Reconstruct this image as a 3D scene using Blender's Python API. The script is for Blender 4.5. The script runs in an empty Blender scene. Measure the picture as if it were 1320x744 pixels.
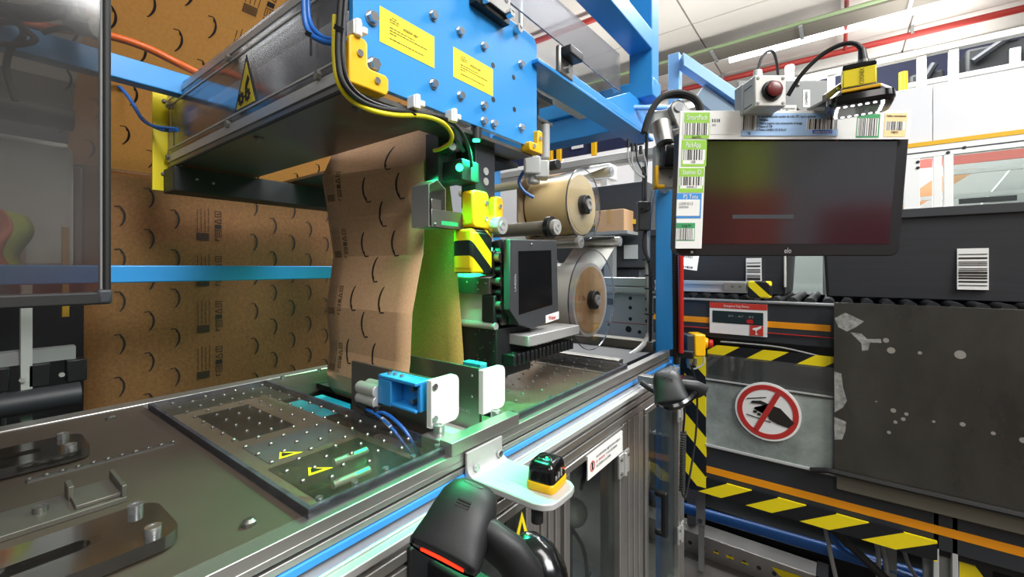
import bpy, math, random
from mathutils import Vector, Matrix
SC = bpy.context.scene
COL = SC.collection
D = bpy.data
random.seed(7)
PI = math.pi

# ------------------------------------------------------------------ camera, light, exposure
CAM_YAW = 0.6487
cd = D.cameras.new('camera'); cam = D.objects.new('camera', cd); COL.objects.link(cam)
cam.location = (0, 0, 1.30)
cam.rotation_euler = (PI / 2, 0, CAM_YAW)
cd.sensor_fit = 'HORIZONTAL'; cd.sensor_width = 36.0
cd.lens = 555.0 / 1320 * 36.0
cd.shift_y = -26.3 / 1320
cd.clip_start = 0.02; cd.clip_end = 200
SC.camera = cam

w = D.worlds.new('hall_light'); SC.world = w; w.use_nodes = True
bg = w.node_tree.nodes['Background']
bg.inputs['Color'].default_value = (0.93, 0.96, 1.0, 1)
bg.inputs['Strength'].default_value = 0.45

def area(name, loc, target, size, size_y, power, col=(1, 1, 1)):
    l = D.lights.new(name, 'AREA'); l.shape = 'RECTANGLE'; l.size = size; l.size_y = size_y
    l.energy = power; l.color = col
    o = D.objects.new(name, l); COL.objects.link(o); o.location = loc
    o.rotation_euler = (Vector(target) - Vector(loc)).to_track_quat('-Z', 'Y').to_euler()
    return o
# luminaire rows of the hall, high above the aisle, plus added ceiling fills
area('hall_light_aisle', (1.6, 0.6, 5.3), (-0.2, 0.9, 1.0), 1.2, 5.0, 280, (1.0, 0.98, 0.95))
area('hall_light_right', (4.2, 0.6, 5.35), (0.6, 2.4, 1.2), 3.0, 3.0, 640, (0.97, 0.99, 1.0))
area('hall_light_far', (-1.5, 5.0, 5.35), (-1.5, 4.5, 1.0), 6.0, 2.0, 1300, (0.97, 0.99, 1.0))
area('added_ceiling_fill_far', (1.0, 9.0, 4.65), (0.6, 9.1, 7), 7.0, 0.8, 110, (1.0, 0.98, 0.95))  # added fill that brightens the ceiling above the mezzanine
area('added_ceiling_fill_left', (-3.0, 6.6, 3.2), (-3.0, 6.8, 6), 6.0, 0.5, 110, (1.0, 0.98, 0.95))  # added fill that brightens the ceiling over the left bay
area('hall_light_behind', (1.5, -2.5, 4.5), (-1.0, 0.4, 1.1), 2.0, 2.0, 85, (1.0, 0.96, 0.9))
# green status lamp of the print station: the lamp's own light
gl = D.lights.new('status_lamp_light', 'SPOT'); gl.energy = 24; gl.color = (0.01, 1.0, 0.28); gl.shadow_soft_size = 0.02
gl.spot_size = math.radians(100); gl.spot_blend = 1.0
go = D.objects.new('status_lamp_light', gl); COL.objects.link(go); go.location = (-0.712, 0.662, 1.505)
go.rotation_euler = (Vector((-0.61, 0.64, 0.9)) - go.location).to_track_quat('-Z', 'Y').to_euler()

g2 = D.lights.new('added_far_green_light', 'POINT'); g2.energy = 1.6; g2.color = (0.05, 1.0, 0.25); g2.shadow_soft_size = 0.02  # added green lamp that tints the far paper sheet
g2o = D.objects.new('added_far_green_light', g2); COL.objects.link(g2o); g2o.location = (-1.125, 0.735, 1.12)

g3 = D.lights.new('added_plate_green_light', 'SPOT'); g3.energy = 60; g3.color = (0.01, 1.0, 0.32); g3.shadow_soft_size = 0.012  # added green lamp for the bed and tray below
g3.spot_size = math.radians(100); g3.spot_blend = 0.9
g3o = D.objects.new('added_plate_green_light', g3); COL.objects.link(g3o); g3o.location = (-0.630, 0.702, 1.572)
g3o.rotation_euler = (Vector((-0.55, 0.60, 0.95)) - g3o.location).to_track_quat('-Z', 'Y').to_euler()

g4 = D.lights.new('added_bracket_green_light', 'POINT'); g4.energy = 1.6; g4.color = (0.02, 1.0, 0.35); g4.shadow_soft_size = 0.006  # added green lamp that brightens the sheets behind the printer
g4o = D.objects.new('added_bracket_green_light', g4); COL.objects.link(g4o); g4o.location = (-0.709, 0.760, 1.352)

SC.view_settings.view_transform = 'Standard'
SC.view_settings.look = 'None'
SC.view_settings.gamma = 1.0
SC.view_settings.use_curve_mapping = False
SC.view_settings.exposure = -0.12
SC.cycles.max_bounces = 7
SC.cycles.transparent_max_bounces = 16
SC.cycles.caustics_reflective = False
SC.cycles.caustics_refractive = False
SC.cycles.sample_clamp_indirect = 4.0

# ------------------------------------------------------------------ materials
def lin(h):
    h = h.lstrip('#')
    c = [int(h[i:i + 2], 16) / 255 for i in (0, 2, 4)]
    return tuple(x / 12.92 if x <= 0.04045 else ((x + 0.055) / 1.055) ** 2.4 for x in c)

def mat(name, hexc, rough=0.5, metal=0.0, var=0.0, vs=8.0, bump=0.0, bs=60.0, stretch=None, emit=0.0, coat=0.0, dark=None, rvar=0.0):
    m = D.materials.new(name); m.use_nodes = True
    nt = m.node_tree; b = nt.nodes['Principled BSDF']
    c = lin(hexc)
    b.inputs['Base Color'].default_value = (*c, 1)
    b.inputs['Roughness'].default_value = rough
    b.inputs['Metallic'].default_value = metal
    if coat: b.inputs['Coat Weight'].default_value = coat; b.inputs['Coat Roughness'].default_value = 0.1
    if emit:
        b.inputs['Emission Color'].default_value = (*c, 1); b.inputs['Emission Strength'].default_value = emit
    if var or bump or rvar:
        tc = nt.nodes.new('ShaderNodeTexCoord'); mp = nt.nodes.new('ShaderNodeMapping')
        nt.links.new(tc.outputs['Object'], mp.inputs['Vector'])
        if stretch: mp.inputs['Scale'].default_value = stretch
    if var or rvar:
        n = nt.nodes.new('ShaderNodeTexNoise'); n.inputs['Scale'].default_value = vs; n.inputs['Detail'].default_value = 6
        n.inputs['Roughness'].default_value = 0.65
        nt.links.new(mp.outputs['Vector'], n.inputs['Vector'])
    if var:
        r = nt.nodes.new('ShaderNodeValToRGB')
        d = lin(dark) if dark else tuple(x * (1 - var) for x in c)
        r.color_ramp.elements[0].position = 0.32; r.color_ramp.elements[0].color = (*d, 1)
        r.color_ramp.elements[1].position = 0.68; r.color_ramp.elements[1].color = (*tuple(min(1, x * (1 + var * 0.4)) for x in c), 1)
        nt.links.new(n.outputs['Fac'], r.inputs['Fac']); nt.links.new(r.outputs['Color'], b.inputs['Base Color'])
    if rvar:
        mr = nt.nodes.new('ShaderNodeMapRange')
        mr.inputs['To Min'].default_value = max(0.02, rough - rvar); mr.inputs['To Max'].default_value = min(1, rough + rvar)
        nt.links.new(n.outputs['Fac'], mr.inputs['Value']); nt.links.new(mr.outputs['Result'], b.inputs['Roughness'])
    if bump:
        n2 = nt.nodes.new('ShaderNodeTexNoise'); n2.inputs['Scale'].default_value = bs; n2.inputs['Detail'].default_value = 4
        nt.links.new(mp.outputs['Vector'], n2.inputs['Vector'])
        bp = nt.nodes.new('ShaderNodeBump'); bp.inputs['Strength'].default_value = bump; bp.inputs['Distance'].default_value = 0.002
        nt.links.new(n2.outputs['Fac'], bp.inputs['Height']); nt.links.new(bp.outputs['Normal'], b.inputs['Normal'])
    return m

def glass(name, hexc='#ffffff', refl=0.08, rough=0.03, haze=0.05, hazecol='#c8ccd0', hscale=5.0, edge=0.5):
    """clear sheet: transparent body, Fresnel mirror, a little scratched haze"""
    m = D.materials.new(name); m.use_nodes = True; nt = m.node_tree; N = nt.nodes; L = nt.links
    for n in list(N): N.remove(n)
    out = N.new('ShaderNodeOutputMaterial')
    tr = N.new('ShaderNodeBsdfTransparent'); tr.inputs['Color'].default_value = (*lin(hexc), 1)
    gl = N.new('ShaderNodeBsdfGlossy'); gl.inputs['Roughness'].default_value = rough
    df = N.new('ShaderNodeBsdfDiffuse'); df.inputs['Color'].default_value = (*lin(hazecol), 1)
    lw = N.new('ShaderNodeLayerWeight'); lw.inputs['Blend'].default_value = 0.35
    mr = N.new('ShaderNodeMapRange'); mr.inputs['To Min'].default_value = refl; mr.inputs['To Max'].default_value = edge
    L.new(lw.outputs['Fresnel'], mr.inputs['Value'])
    tc = N.new('ShaderNodeTexCoord'); ns = N.new('ShaderNodeTexNoise'); ns.inputs['Scale'].default_value = hscale; ns.inputs['Detail'].default_value = 8
    ns.inputs['Roughness'].default_value = 0.7
    L.new(tc.outputs['Object'], ns.inputs['Vector'])
    hr = N.new('ShaderNodeMapRange'); hr.inputs['From Min'].default_value = 0.4; hr.inputs['From Max'].default_value = 0.75
    hr.inputs['To Min'].default_value = haze * 0.4; hr.inputs['To Max'].default_value = haze * 1.6
    L.new(ns.outputs['Fac'], hr.inputs['Value'])
    m1 = N.new('ShaderNodeMixShader'); m2 = N.new('ShaderNodeMixShader')
    L.new(hr.outputs['Result'], m1.inputs['Fac']); L.new(tr.outputs[0], m1.inputs[1]); L.new(df.outputs[0], m1.inputs[2])
    L.new(mr.outputs['Result'], m2.inputs['Fac']); L.new(m1.outputs[0], m2.inputs[1]); L.new(gl.outputs[0], m2.inputs[2])
    L.new(m2.outputs[0], out.inputs['Surface'])
    return m

def emitter(name, hexc, s):
    m = D.materials.new(name); m.use_nodes = True; nt = m.node_tree
    for n in list(nt.nodes): nt.nodes.remove(n)
    e = nt.nodes.new('ShaderNodeEmission'); e.inputs[0].default_value = (*lin(hexc), 1); e.inputs[1].default_value = s
    o = nt.nodes.new('ShaderNodeOutputMaterial'); nt.links.new(e.outputs[0], o.inputs[0]); return m

def hazard(name, axis, period, slope_axis, slope, c1='#f7e11a', c2='#15161a', off=0.0):
    """diagonal yellow and black tape: printed stripes"""
    m = mat(name, c1, 0.35); nt = m.node_tree; N = nt.nodes; L = nt.links; b = N['Principled BSDF']
    tc = N.new('ShaderNodeTexCoord'); sp = N.new('ShaderNodeSeparateXYZ'); L.new(tc.outputs['Object'], sp.inputs[0])
    a = N.new('ShaderNodeMath'); a.operation = 'MULTIPLY_ADD'
    L.new(sp.outputs[slope_axis], a.inputs[0]); a.inputs[1].default_value = slope; L.new(sp.outputs[axis], a.inputs[2])
    o = N.new('ShaderNodeMath'); o.operation = 'ADD'; L.new(a.outputs[0], o.inputs[0]); o.inputs[1].default_value = off + 50 * period
    f = N.new('ShaderNodeMath'); f.operation = 'MODULO'; L.new(o.outputs[0], f.inputs[0]); f.inputs[1].default_value = period
    g = N.new('ShaderNodeMath'); g.operation = 'GREATER_THAN'; L.new(f.outputs[0], g.inputs[0]); g.inputs[1].default_value = period / 2
    mx = N.new('ShaderNodeMix'); mx.data_type = 'RGBA'; L.new(g.outputs[0], mx.inputs['Factor'])
    mx.inputs['A'].default_value = (*lin(c1), 1); mx.inputs['B'].default_value = (*lin(c2), 1)
    L.new(mx.outputs['Result'], b.inputs['Base Color']); return m

M = {}
M['kraft'] = mat('kraft_paper', '#c79f78', 0.75, var=0.14, vs=150, bump=0.05, bs=400)
M['kraft_in'] = mat('kraft_paper_inside', '#c8a258', 0.8, var=0.22, vs=220, bump=0.08, bs=500)
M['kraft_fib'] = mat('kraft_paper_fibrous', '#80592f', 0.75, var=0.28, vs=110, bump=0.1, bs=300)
m_ = mat('kraft_paper_backlit', '#a8763a', 0.75, var=0.25, vs=110, bump=0.1, bs=300)  # same paper, coloured oranger to carry the light coming through it
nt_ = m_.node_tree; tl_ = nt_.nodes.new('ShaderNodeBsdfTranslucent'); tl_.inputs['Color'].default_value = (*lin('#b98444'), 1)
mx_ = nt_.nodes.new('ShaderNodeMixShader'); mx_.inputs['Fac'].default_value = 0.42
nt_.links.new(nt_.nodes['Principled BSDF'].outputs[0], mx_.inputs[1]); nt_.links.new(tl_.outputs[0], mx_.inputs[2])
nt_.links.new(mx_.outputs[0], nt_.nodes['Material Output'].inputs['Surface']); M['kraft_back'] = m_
M['ink'] = mat('black_print', '#1c1610', 0.7)
M['blue'] = mat('blue_powder_coat', '#2e90d8', 0.38, var=0.05, vs=3, bump=0.03, bs=900, coat=0.15)
M['blue2'] = mat('light_blue_steel', '#7fb2ea', 0.4, var=0.05, vs=3)
M['alu'] = mat('anodised_aluminium', '#b9b7b3', 0.34, metal=0.85, var=0.08, vs=20, stretch=(1, 0.05, 1), rvar=0.08)
M['alu_dk'] = mat('dark_aluminium_groove', '#4d4a47', 0.5, metal=0.6)
M['alu_w'] = mat('bright_aluminium', '#c9c9c7', 0.4, metal=0.55, rvar=0.08, vs=20)
M['steel'] = mat('stainless_steel', '#8f8d88', 0.36, metal=0.9, var=0.12, vs=6, rvar=0.14)
M['steel_dk'] = mat('grey_steel_plate', '#6b675f', 0.42, metal=0.55, var=0.15, vs=9, rvar=0.1)
M['bolt'] = mat('zinc_bolt', '#d6d8da', 0.22, metal=0.95)
M['table'] = mat('dull_grey_table_plate', '#473d34', 0.66, metal=0.0, var=0.15, vs=7, rvar=0.08, bump=0.02, bs=200)
M['black'] = mat('black_plastic', '#17181a', 0.4)
M['shell'] = mat('scanner_shell', '#1b1c1e', 0.5, bump=0.08, bs=700)
M['black_m'] = mat('matt_black_steel', '#1d1f21', 0.55, metal=0.2)
M['black_g'] = mat('glossy_black_plastic', '#0d0e10', 0.16, coat=0.3)
M['black_r'] = mat('black_rubber', '#141414', 0.6)
M['dark'] = mat('dark_grey_paint', '#2e3136', 0.5, var=0.1)
M['dark2'] = mat('charcoal_plastic', '#3a3c3f', 0.5, var=0.1)
M['tote'] = mat('black_tote_plastic', '#303135', 0.5, var=0.15, vs=14, bump=0.1, bs=30, stretch=(0.3, 1, 6))
M['yellow'] = mat('yellow_plastic', '#f2b90c', 0.4)
M['yel_st'] = mat('yellow_sticker', '#f7e21c', 0.5)
M['yel_p'] = mat('yellow_paint', '#ecd80e', 0.4)
M['white'] = mat('white_plastic', '#f0f1ee', 0.4)
M['white_p'] = mat('white_paper_label', '#eeeeea', 0.6)
M['offw'] = mat('off_white_box', '#d2d1cb', 0.45)
M['grey'] = mat('grey_paint', '#8d8f8f', 0.45)
M['lgrey'] = mat('light_grey_paint', '#b9bbb9', 0.45)
M['red'] = mat('red_plastic', '#c0251e', 0.35)
M['dred'] = mat('dark_red_button', '#6d2524', 0.3, var=0.3, vs=60)
M['orange'] = mat('orange_stripe', '#f09a10', 0.45)
M['orange2'] = mat('orange_hose', '#c4591c', 0.4)
M['green_l'] = mat('green_label', '#97cc4a', 0.6)
M['green_d'] = mat('green_label_dark', '#3d9c62', 0.6)
M['blue_l'] = mat('pale_blue_label', '#a9cbf3', 0.6)
M['blue_b'] = mat('blue_label', '#3f8fd6', 0.6)
M['navy'] = mat('navy_sheet', '#1b2347', 0.7)
M['navy_l'] = mat('royal_blue_band', '#2c47b8', 0.6)
M['peach'] = mat('peach_label', '#f6d9a0', 0.6)
M['cableb'] = mat('blue_cable', '#1c5fae', 0.4)
M['cabley'] = mat('yellow_cable', '#e6d51a', 0.4)
M['cablew'] = mat('grey_cable', '#9b9c9a', 0.5)
M['tan'] = mat('tan_label_liner', '#efd49c', 0.45, var=0.05)
M['wood'] = mat('roll_side_paper', '#d8ae74', 0.55, var=0.25, vs=5, stretch=(1, 6, 1))
M['label'] = mat('white_label_web', '#dcdcd6', 0.4)
M['acryl'] = glass('clear_acrylic', '#fafbfc', 0.03, 0.06, 0.03, '#d6dae2', 5, 0.14)
M['acryl_b'] = glass('scratched_acrylic_guard', '#e8eaf0', 0.15, 0.12, 0.12, '#d2d4dc', 7, 0.6)
M['acryl_d'] = glass('smoked_door_acrylic', '#b9b5b0', 0.07, 0.10, 0.09, '#86827e', 4, 0.35)
M['acryl_t'] = glass('clear_table_cover', '#f6f4f0', 0.04, 0.12, 0.06, '#a0988c', 6, 0.22)
M['acryl_e'] = glass('acrylic_edge', '#84869a', 0.15, 0.2, 0.30, '#8f91a2', 40)
M['pane'] = glass('window_pane', '#e6ecea', 0.04, 0.03, 0.03, '#cfd6d4', 3, 0.14)
M['pane_f'] = glass('frosted_pane', '#b8c4c0', 0.06, 0.25, 0.62, '#c3cec9', 1.5, 0.3)
M['screen'] = mat('black_touch_screen', '#1b1a20', 0.16, coat=1.0)
M['screen'].node_tree.nodes['Principled BSDF'].inputs['Specular IOR Level'].default_value = 0.9
M['led_g'] = emitter('green_led', '#20ff80', 14)
M['led_w'] = emitter('white_led', '#f4fbff', 3.2)
M['led_r'] = emitter('red_led', '#ff2a14', 4)
M['led_o'] = emitter('orange_led', '#ffa62a', 6)
M['tube'] = emitter('fluorescent_tube', '#ffffff', 8)
M['floor'] = mat('concrete_floor', '#544f4b', 0.45, var=0.2, vs=2.5, bump=0.05, bs=30)
M['ceil'] = mat('painted_ceiling', '#d8d3cb', 0.8, var=0.05, vs=0.4)
M['wallw'] = mat('white_hoarding', '#e6e7e9', 0.55)

# ------------------------------------------------------------------ mesh helpers
OFF = {}
class MB:
    def __init__(s, m=None): s.V = []; s.F = []; s.m = m
    def v(s, p):
        p = Vector(p)
        if s.m is not None: p = s.m @ p
        s.V.append(p); return len(s.V) - 1
    def face(s, pts): s.F.append([s.v(p) for p in pts]); return s
    def box(s, x0, x1, y0, y1, z0, z1):
        i = [s.v(p) for p in ((x0, y0, z0), (x1, y0, z0), (x1, y1, z0), (x0, y1, z0), (x0, y0, z1), (x1, y0, z1), (x1, y1, z1), (x0, y1, z1))]
        for f in ((3, 2, 1, 0), (4, 5, 6, 7), (0, 1, 5, 4), (1, 2, 6, 5), (2, 3, 7, 6), (3, 0, 4, 7)): s.F.append([i[k] for k in f])
        return s
    def prism(s, pts, n):
        """polygon (3-D points, counter-clockwise seen against n) pushed back by -n"""
        n = Vector(n); a = [s.v(p) for p in pts]; b = [s.v(Vector(p) - n) for p in pts]
        s.F.append(a); s.F.append(b[::-1]); k = len(pts)
        for i in range(k): j = (i + 1) % k; s.F.append([a[j], a[i], b[i], b[j]])
        return s
    def slab(s, o, u, v, w, h, t):
        o, u, v = Vector(o), Vector(u), Vector(v); n = u.cross(v) * t
        return s.prism([o + n, o + u * w + n, o + u * w + v * h + n, o + v * h + n], n)
    def ringv(s, c, a, b, r, seg, ph=0.0):
        return [s.v(c + a * (r * math.cos(ph + 2 * PI * k / seg)) + b * (r * math.sin(ph + 2 * PI * k / seg))) for k in range(seg)]
    @staticmethod
    def basis(d):
        d = d.normalized(); a = d.cross(Vector((0, 0, 1)) if abs(d.z) < 0.95 else Vector((1, 0, 0))).normalized()
        return a, d.cross(a).normalized()
    def cyl(s, p0, p1, r0, r1=None, seg=16, ph=0.0):
        p0, p1 = Vector(p0), Vector(p1); r1 = r0 if r1 is None else r1; a, b = s.basis(p1 - p0)
        A = s.ringv(p0, a, b, r0, seg, ph); B = s.ringv(p1, a, b, r1, seg, ph)
        for k in range(seg): j = (k + 1) % seg; s.F.append([A[k], A[j], B[j], B[k]])
        s.F.append(A[::-1]); s.F.append(B); return s
    def pipe(s, p0, p1, ro, ri, seg=32):
        p0, p1 = Vector(p0), Vector(p1); a, b = s.basis(p1 - p0)
        A, B = s.ringv(p0, a, b, ro, seg), s.ringv(p1, a, b, ro, seg); C_, E_ = s.ringv(p0, a, b, ri, seg), s.ringv(p1, a, b, ri, seg)
        for k in range(seg):
            j = (k + 1) % seg
            s.F += [[A[k], A[j], B[j], B[k]], [C_[j], C_[k], E_[k], E_[j]], [A[j], A[k], C_[k], C_[j]], [B[k], B[j], E_[j], E_[k]]]
        return s
    def tube(s, pts, r, seg=8, sub=5):
        P = [Vector(p) for p in pts]
        if sub > 1 and len(P) > 2:
            Q = []
            for i in range(len(P) - 1):
                p0 = P[max(i - 1, 0)]; p1 = P[i]; p2 = P[i + 1]; p3 = P[min(i + 2, len(P) - 1)]
                for k in range(sub):
                    t = k / sub
                    Q.append(0.5 * ((2 * p1) + (p2 - p0) * t + (2 * p0 - 5 * p1 + 4 * p2 - p3) * t * t + (3 * p1 - p0 - 3 * p2 + p3) * t ** 3))
            Q.append(P[-1]); P = Q
        prev = None; a = None
        for i, p in enumerate(P):
            d = (P[min(i + 1, len(P) - 1)] - P[max(i - 1, 0)]).normalized()
            if a is None: a, b = s.basis(d)
            else: a = (a - d * a.dot(d)).normalized(); b = d.cross(a)
            R = s.ringv(p, a, b, r, seg)
            if prev:
                for k in range(seg): j = (k + 1) % seg; s.F.append([prev[k], prev[j], R[j], R[k]])
            else: s.F.append(R[::-1])
            prev = R
        s.F.append(prev); return s
    def loft(s, rings, cap=True):
        I = [[s.v(p) for p in r] for r in rings]; k = len(I[0])
        for A, B in zip(I, I[1:]):
            for q in range(k): j = (q + 1) % k; s.F.append([A[q], A[j], B[j], B[q]])
        if cap: s.F.append(I[0][::-1]); s.F.append(I[-1])
        return s
    def ball(s, c, r, seg=14, n=8, sc=(1, 1, 1)):
        c = Vector(c); rings = []
        for i in range(1, n):
            th = PI * i / n
            rings.append([c + Vector((r * sc[0] * math.sin(th) * math.cos(2 * PI * k / seg), r * sc[1] * math.sin(th) * math.sin(2 * PI * k / seg), -r * sc[2] * math.cos(th))) for k in range(seg)])
        return s.loft(rings)
    def grid(s, f, nu, nv):
        I = [[s.v(f(i / nu, j / nv)) for j in range(nv + 1)] for i in range(nu + 1)]
        for i in range(nu):
            for j in range(nv): s.F.append([I[i][j], I[i + 1][j], I[i + 1][j + 1], I[i][j + 1]])
        return s

def srect(c, a, b, ha, hb, e=3.0, seg=20):
    """super-ellipse ring"""
    c, a, b = Vector(c), Vector(a), Vector(b); out = []
    for k in range(seg):
        t = 2 * PI * k / seg; x, y = math.cos(t), math.sin(t)
        out.append(c + a * (ha * math.copysign(abs(x) ** (2 / e), x)) + b * (hb * math.copysign(abs(y) ** (2 / e), y)))
    return out

def rrect(w, h, r, seg=5):
    """rounded rectangle outline 0..w, 0..h"""
    o = []
    for cx, cy, a0 in ((w - r, r, -PI / 2), (w - r, h - r, 0), (r, h - r, PI / 2), (r, r, PI)):
        for k in range(seg + 1): a = a0 + PI / 2 * k / seg; o.append((cx + r * math.cos(a), cy + r * math.sin(a)))
    return o

def props(o, label=None, cat=None, group=None, kind=None):
    if label: o['label'] = label
    if cat: o['category'] = cat
    if group: o['group'] = group
    if kind: o['kind'] = kind
    return o

def thing(name, loc, label, cat, group=None, rot=None):
    o = D.objects.new(name, None); COL.objects.link(o); o.empty_display_size = 0.05
    if rot is not None:
        o.matrix_world = Matrix.Translation(Vector(loc)) @ rot.to_4x4(); OFF[o.name] = Vector((0, 0, 0))
    else:
        o.location = loc; OFF[o.name] = Vector(loc)
    return props(o, label, cat, group)

def part(name, mb, m, parent=None, bev=0.0, seg=2, label=None, kind=None, cat=None, group=None, sharp=38, loc=None):
    me = D.meshes.new(name)
    if parent is not None: off = OFF[parent.name]
    else:
        lo = [min(p[i] for p in mb.V) for i in range(3)]; hi = [max(p[i] for p in mb.V) for i in range(3)]
        off = Vector(loc) if loc is not None else Vector(((lo[0] + hi[0]) / 2, (lo[1] + hi[1]) / 2, lo[2]))
    me.from_pydata([tuple(p - off) for p in mb.V], [], mb.F); me.validate(); me.update()
    for p in me.polygons: p.use_smooth = True
    me.set_sharp_from_angle(angle=math.radians(sharp))
    me.materials.append(M[m] if isinstance(m, str) else m)
    o = D.objects.new(name, me); COL.objects.link(o)
    if parent is not None: o.parent = parent
    else: o.location = off
    OFF[o.name] = off
    if bev:
        bm = o.modifiers.new('bevel', 'BEVEL'); bm.width = bev; bm.segments = seg; bm.limit_method = 'ANGLE'; bm.angle_limit = math.radians(40)
        bm.harden_normals = False
    return props(o, label, cat, group, kind)

def struct(name, mb, m, bev=0.0): return part(name, mb, m, None, bev, kind='structure')

_cache = {}
def fixings(parent, name, pts, ax, r, m='bolt', kind='hex', h=None):
    """bolts, screws and studs: shared mesh, one object each"""
    ax = Vector(ax).normalized(); key = (name, tuple(ax), r, m, kind, h)
    h = h or r * 0.9
    if key not in _cache:
        b = MB()
        if kind == 'hex': b.cyl((0, 0, 0), ax * h * 0.3, r * 1.25, seg=14); b.cyl(ax * h * 0.3, ax * h * 1.2, r, r * 0.93, seg=6)
        elif kind == 'socket': b.cyl((0, 0, 0), ax * h, r, seg=14); b.pipe(ax * h, ax * h * 1.06, r, r * 0.55, seg=12)
        elif kind == 'hole': b.cyl((0, 0, 0), ax * 0.0006, r, seg=12)
        else: b.cyl((0, 0, 0), ax * h * 0.6, r, seg=8); b.cyl(ax * h * 0.6, ax * h, r, r * 0.55, seg=8)
        me = D.meshes.new(name); me.from_pydata([tuple(p) for p in b.V], [], b.F); me.update()
        for p in me.polygons: p.use_smooth = True
        me.set_sharp_from_angle(angle=math.radians(35)); me.materials.append(M[m]); _cache[key] = me
    for p in pts:
        o = D.objects.new(name, _cache[key]); COL.objects.link(o); o.parent = parent
        o.location = Vector(p) - OFF[parent.name]; OFF[o.name] = Vector(p)

def text(s, o, u, v, size, m, parent, w=None, name='lettering', align='LEFT', lift=0.0010, local=False):
    c = D.curves.new(name, 'FONT'); c.body = s; c.size = size; c.align_x = align; c.extrude = 0.0001; c.resolution_u = 2
    ob = D.objects.new(name, c); COL.objects.link(ob)
    me = D.meshes.new_from_object(ob.evaluated_get(bpy.context.evaluated_depsgraph_get()))
    D.objects.remove(ob); D.curves.remove(c)
    o, u, v = Vector(o), Vector(u).normalized(), Vector(v).normalized(); n = u.cross(v)
    sx = 1.0
    if w and len(me.vertices):
        xs = [p.co.x for p in me.vertices]; sx = w / max(1e-6, max(xs) - min(xs))
    b = MB()
    b.V = [o + u * (p.co.x * sx) + v * p.co.y + n * (p.co.z + lift) for p in me.vertices]
    b.F = [list(f.vertices) for f in me.polygons]
    D.meshes.remove(me)
    return part(name, b, m, parent)

def bars(o, u, v, w, h, seed, parent, m='ink', horiz=False, lift=0.0009, name='barcode', n=46):
    """printed barcode"""
    rnd = random.Random(seed); o, u, v = Vector(o), Vector(u), Vector(v); nn = u.cross(v) * lift
    b = MB(); x = 0.0; L = h if horiz else w; k = L / n
    while x < L - 2 * k:
        d = k * rnd.choice((1, 1, 1, 2, 3))
        if horiz: b.face([o + v * x + nn, o + u * w + v * x + nn, o + u * w + v * (x + d) + nn, o + v * (x + d) + nn])
        else: b.face([o + u * x + nn, o + u * (x + d) + nn, o + u * (x + d) + v * h + nn, o + u * x + v * h + nn])
        x += d + k * rnd.choice((1, 1, 2, 3))
    return part(name, b, m, parent)

def lines(o, u, v, rows, parent, m='ink', lift=0.0009, th=0.0016, name='small_print'):
    """rows of illegible small print: (x, y, length)"""
    o, u, v = Vector(o), Vector(u), Vector(v); nn = u.cross(v) * lift; b = MB(); rnd = random.Random(3)
    for x, y, ln in rows:
        q = 0.0
        while q < ln:
            d = min(rnd.uniform(0.003, 0.008), ln - q)
            p = o + u * (x + q) + v * y + nn
            b.face([p, p + u * d, p + u * d + v * th, p + v * th]); q += d + 0.0014
    return part(name, b, m, parent, kind='stuff')

def smile(b, f, x, y, L, flip=1, up=1):
    """arrow-tipped smile mark, its long axis along y; f maps (x, y) to the paper"""
    pts = []
    n = 10
    for i in range(n + 1):
        t = i / n; a = (t - 0.5) * 1.36
        cx = flip * (math.cos(a) - math.cos(0.68)) / math.sin(0.68) * L * 0.5; cy = up * math.sin(a) / math.sin(0.68) * L * 0.5
        th = L * (0.010 + 0.040 * math.sin(PI * min(1, t * 0.72 + 0.18)))
        pts.append((x + cx, y + cy, th))
    for (x0, y0, t0), (x1, y1, t1) in zip(pts, pts[1:]):
        q = [f(x0 - t0, y0), f(x0 + t0, y0), f(x1 + t1, y1), f(x1 - t1, y1)]
        b.face(q)
    tx, ty, _ = pts[-1]
    # open arrow head
    for dx, dy in ((-flip * 0.22 * L, -up * 0.02 * L), (flip * 0.07 * L, -up * 0.22 * L)):
        px, py = -dy, dx; l = math.hypot(px, py); px, py = px / l * L * 0.024, py / l * L * 0.024
        b.face([f(tx - px, ty - py), f(tx + px, ty + py), f(tx + dx + px, ty + dy + py), f(tx + dx - px, ty + dy - py)])

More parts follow.
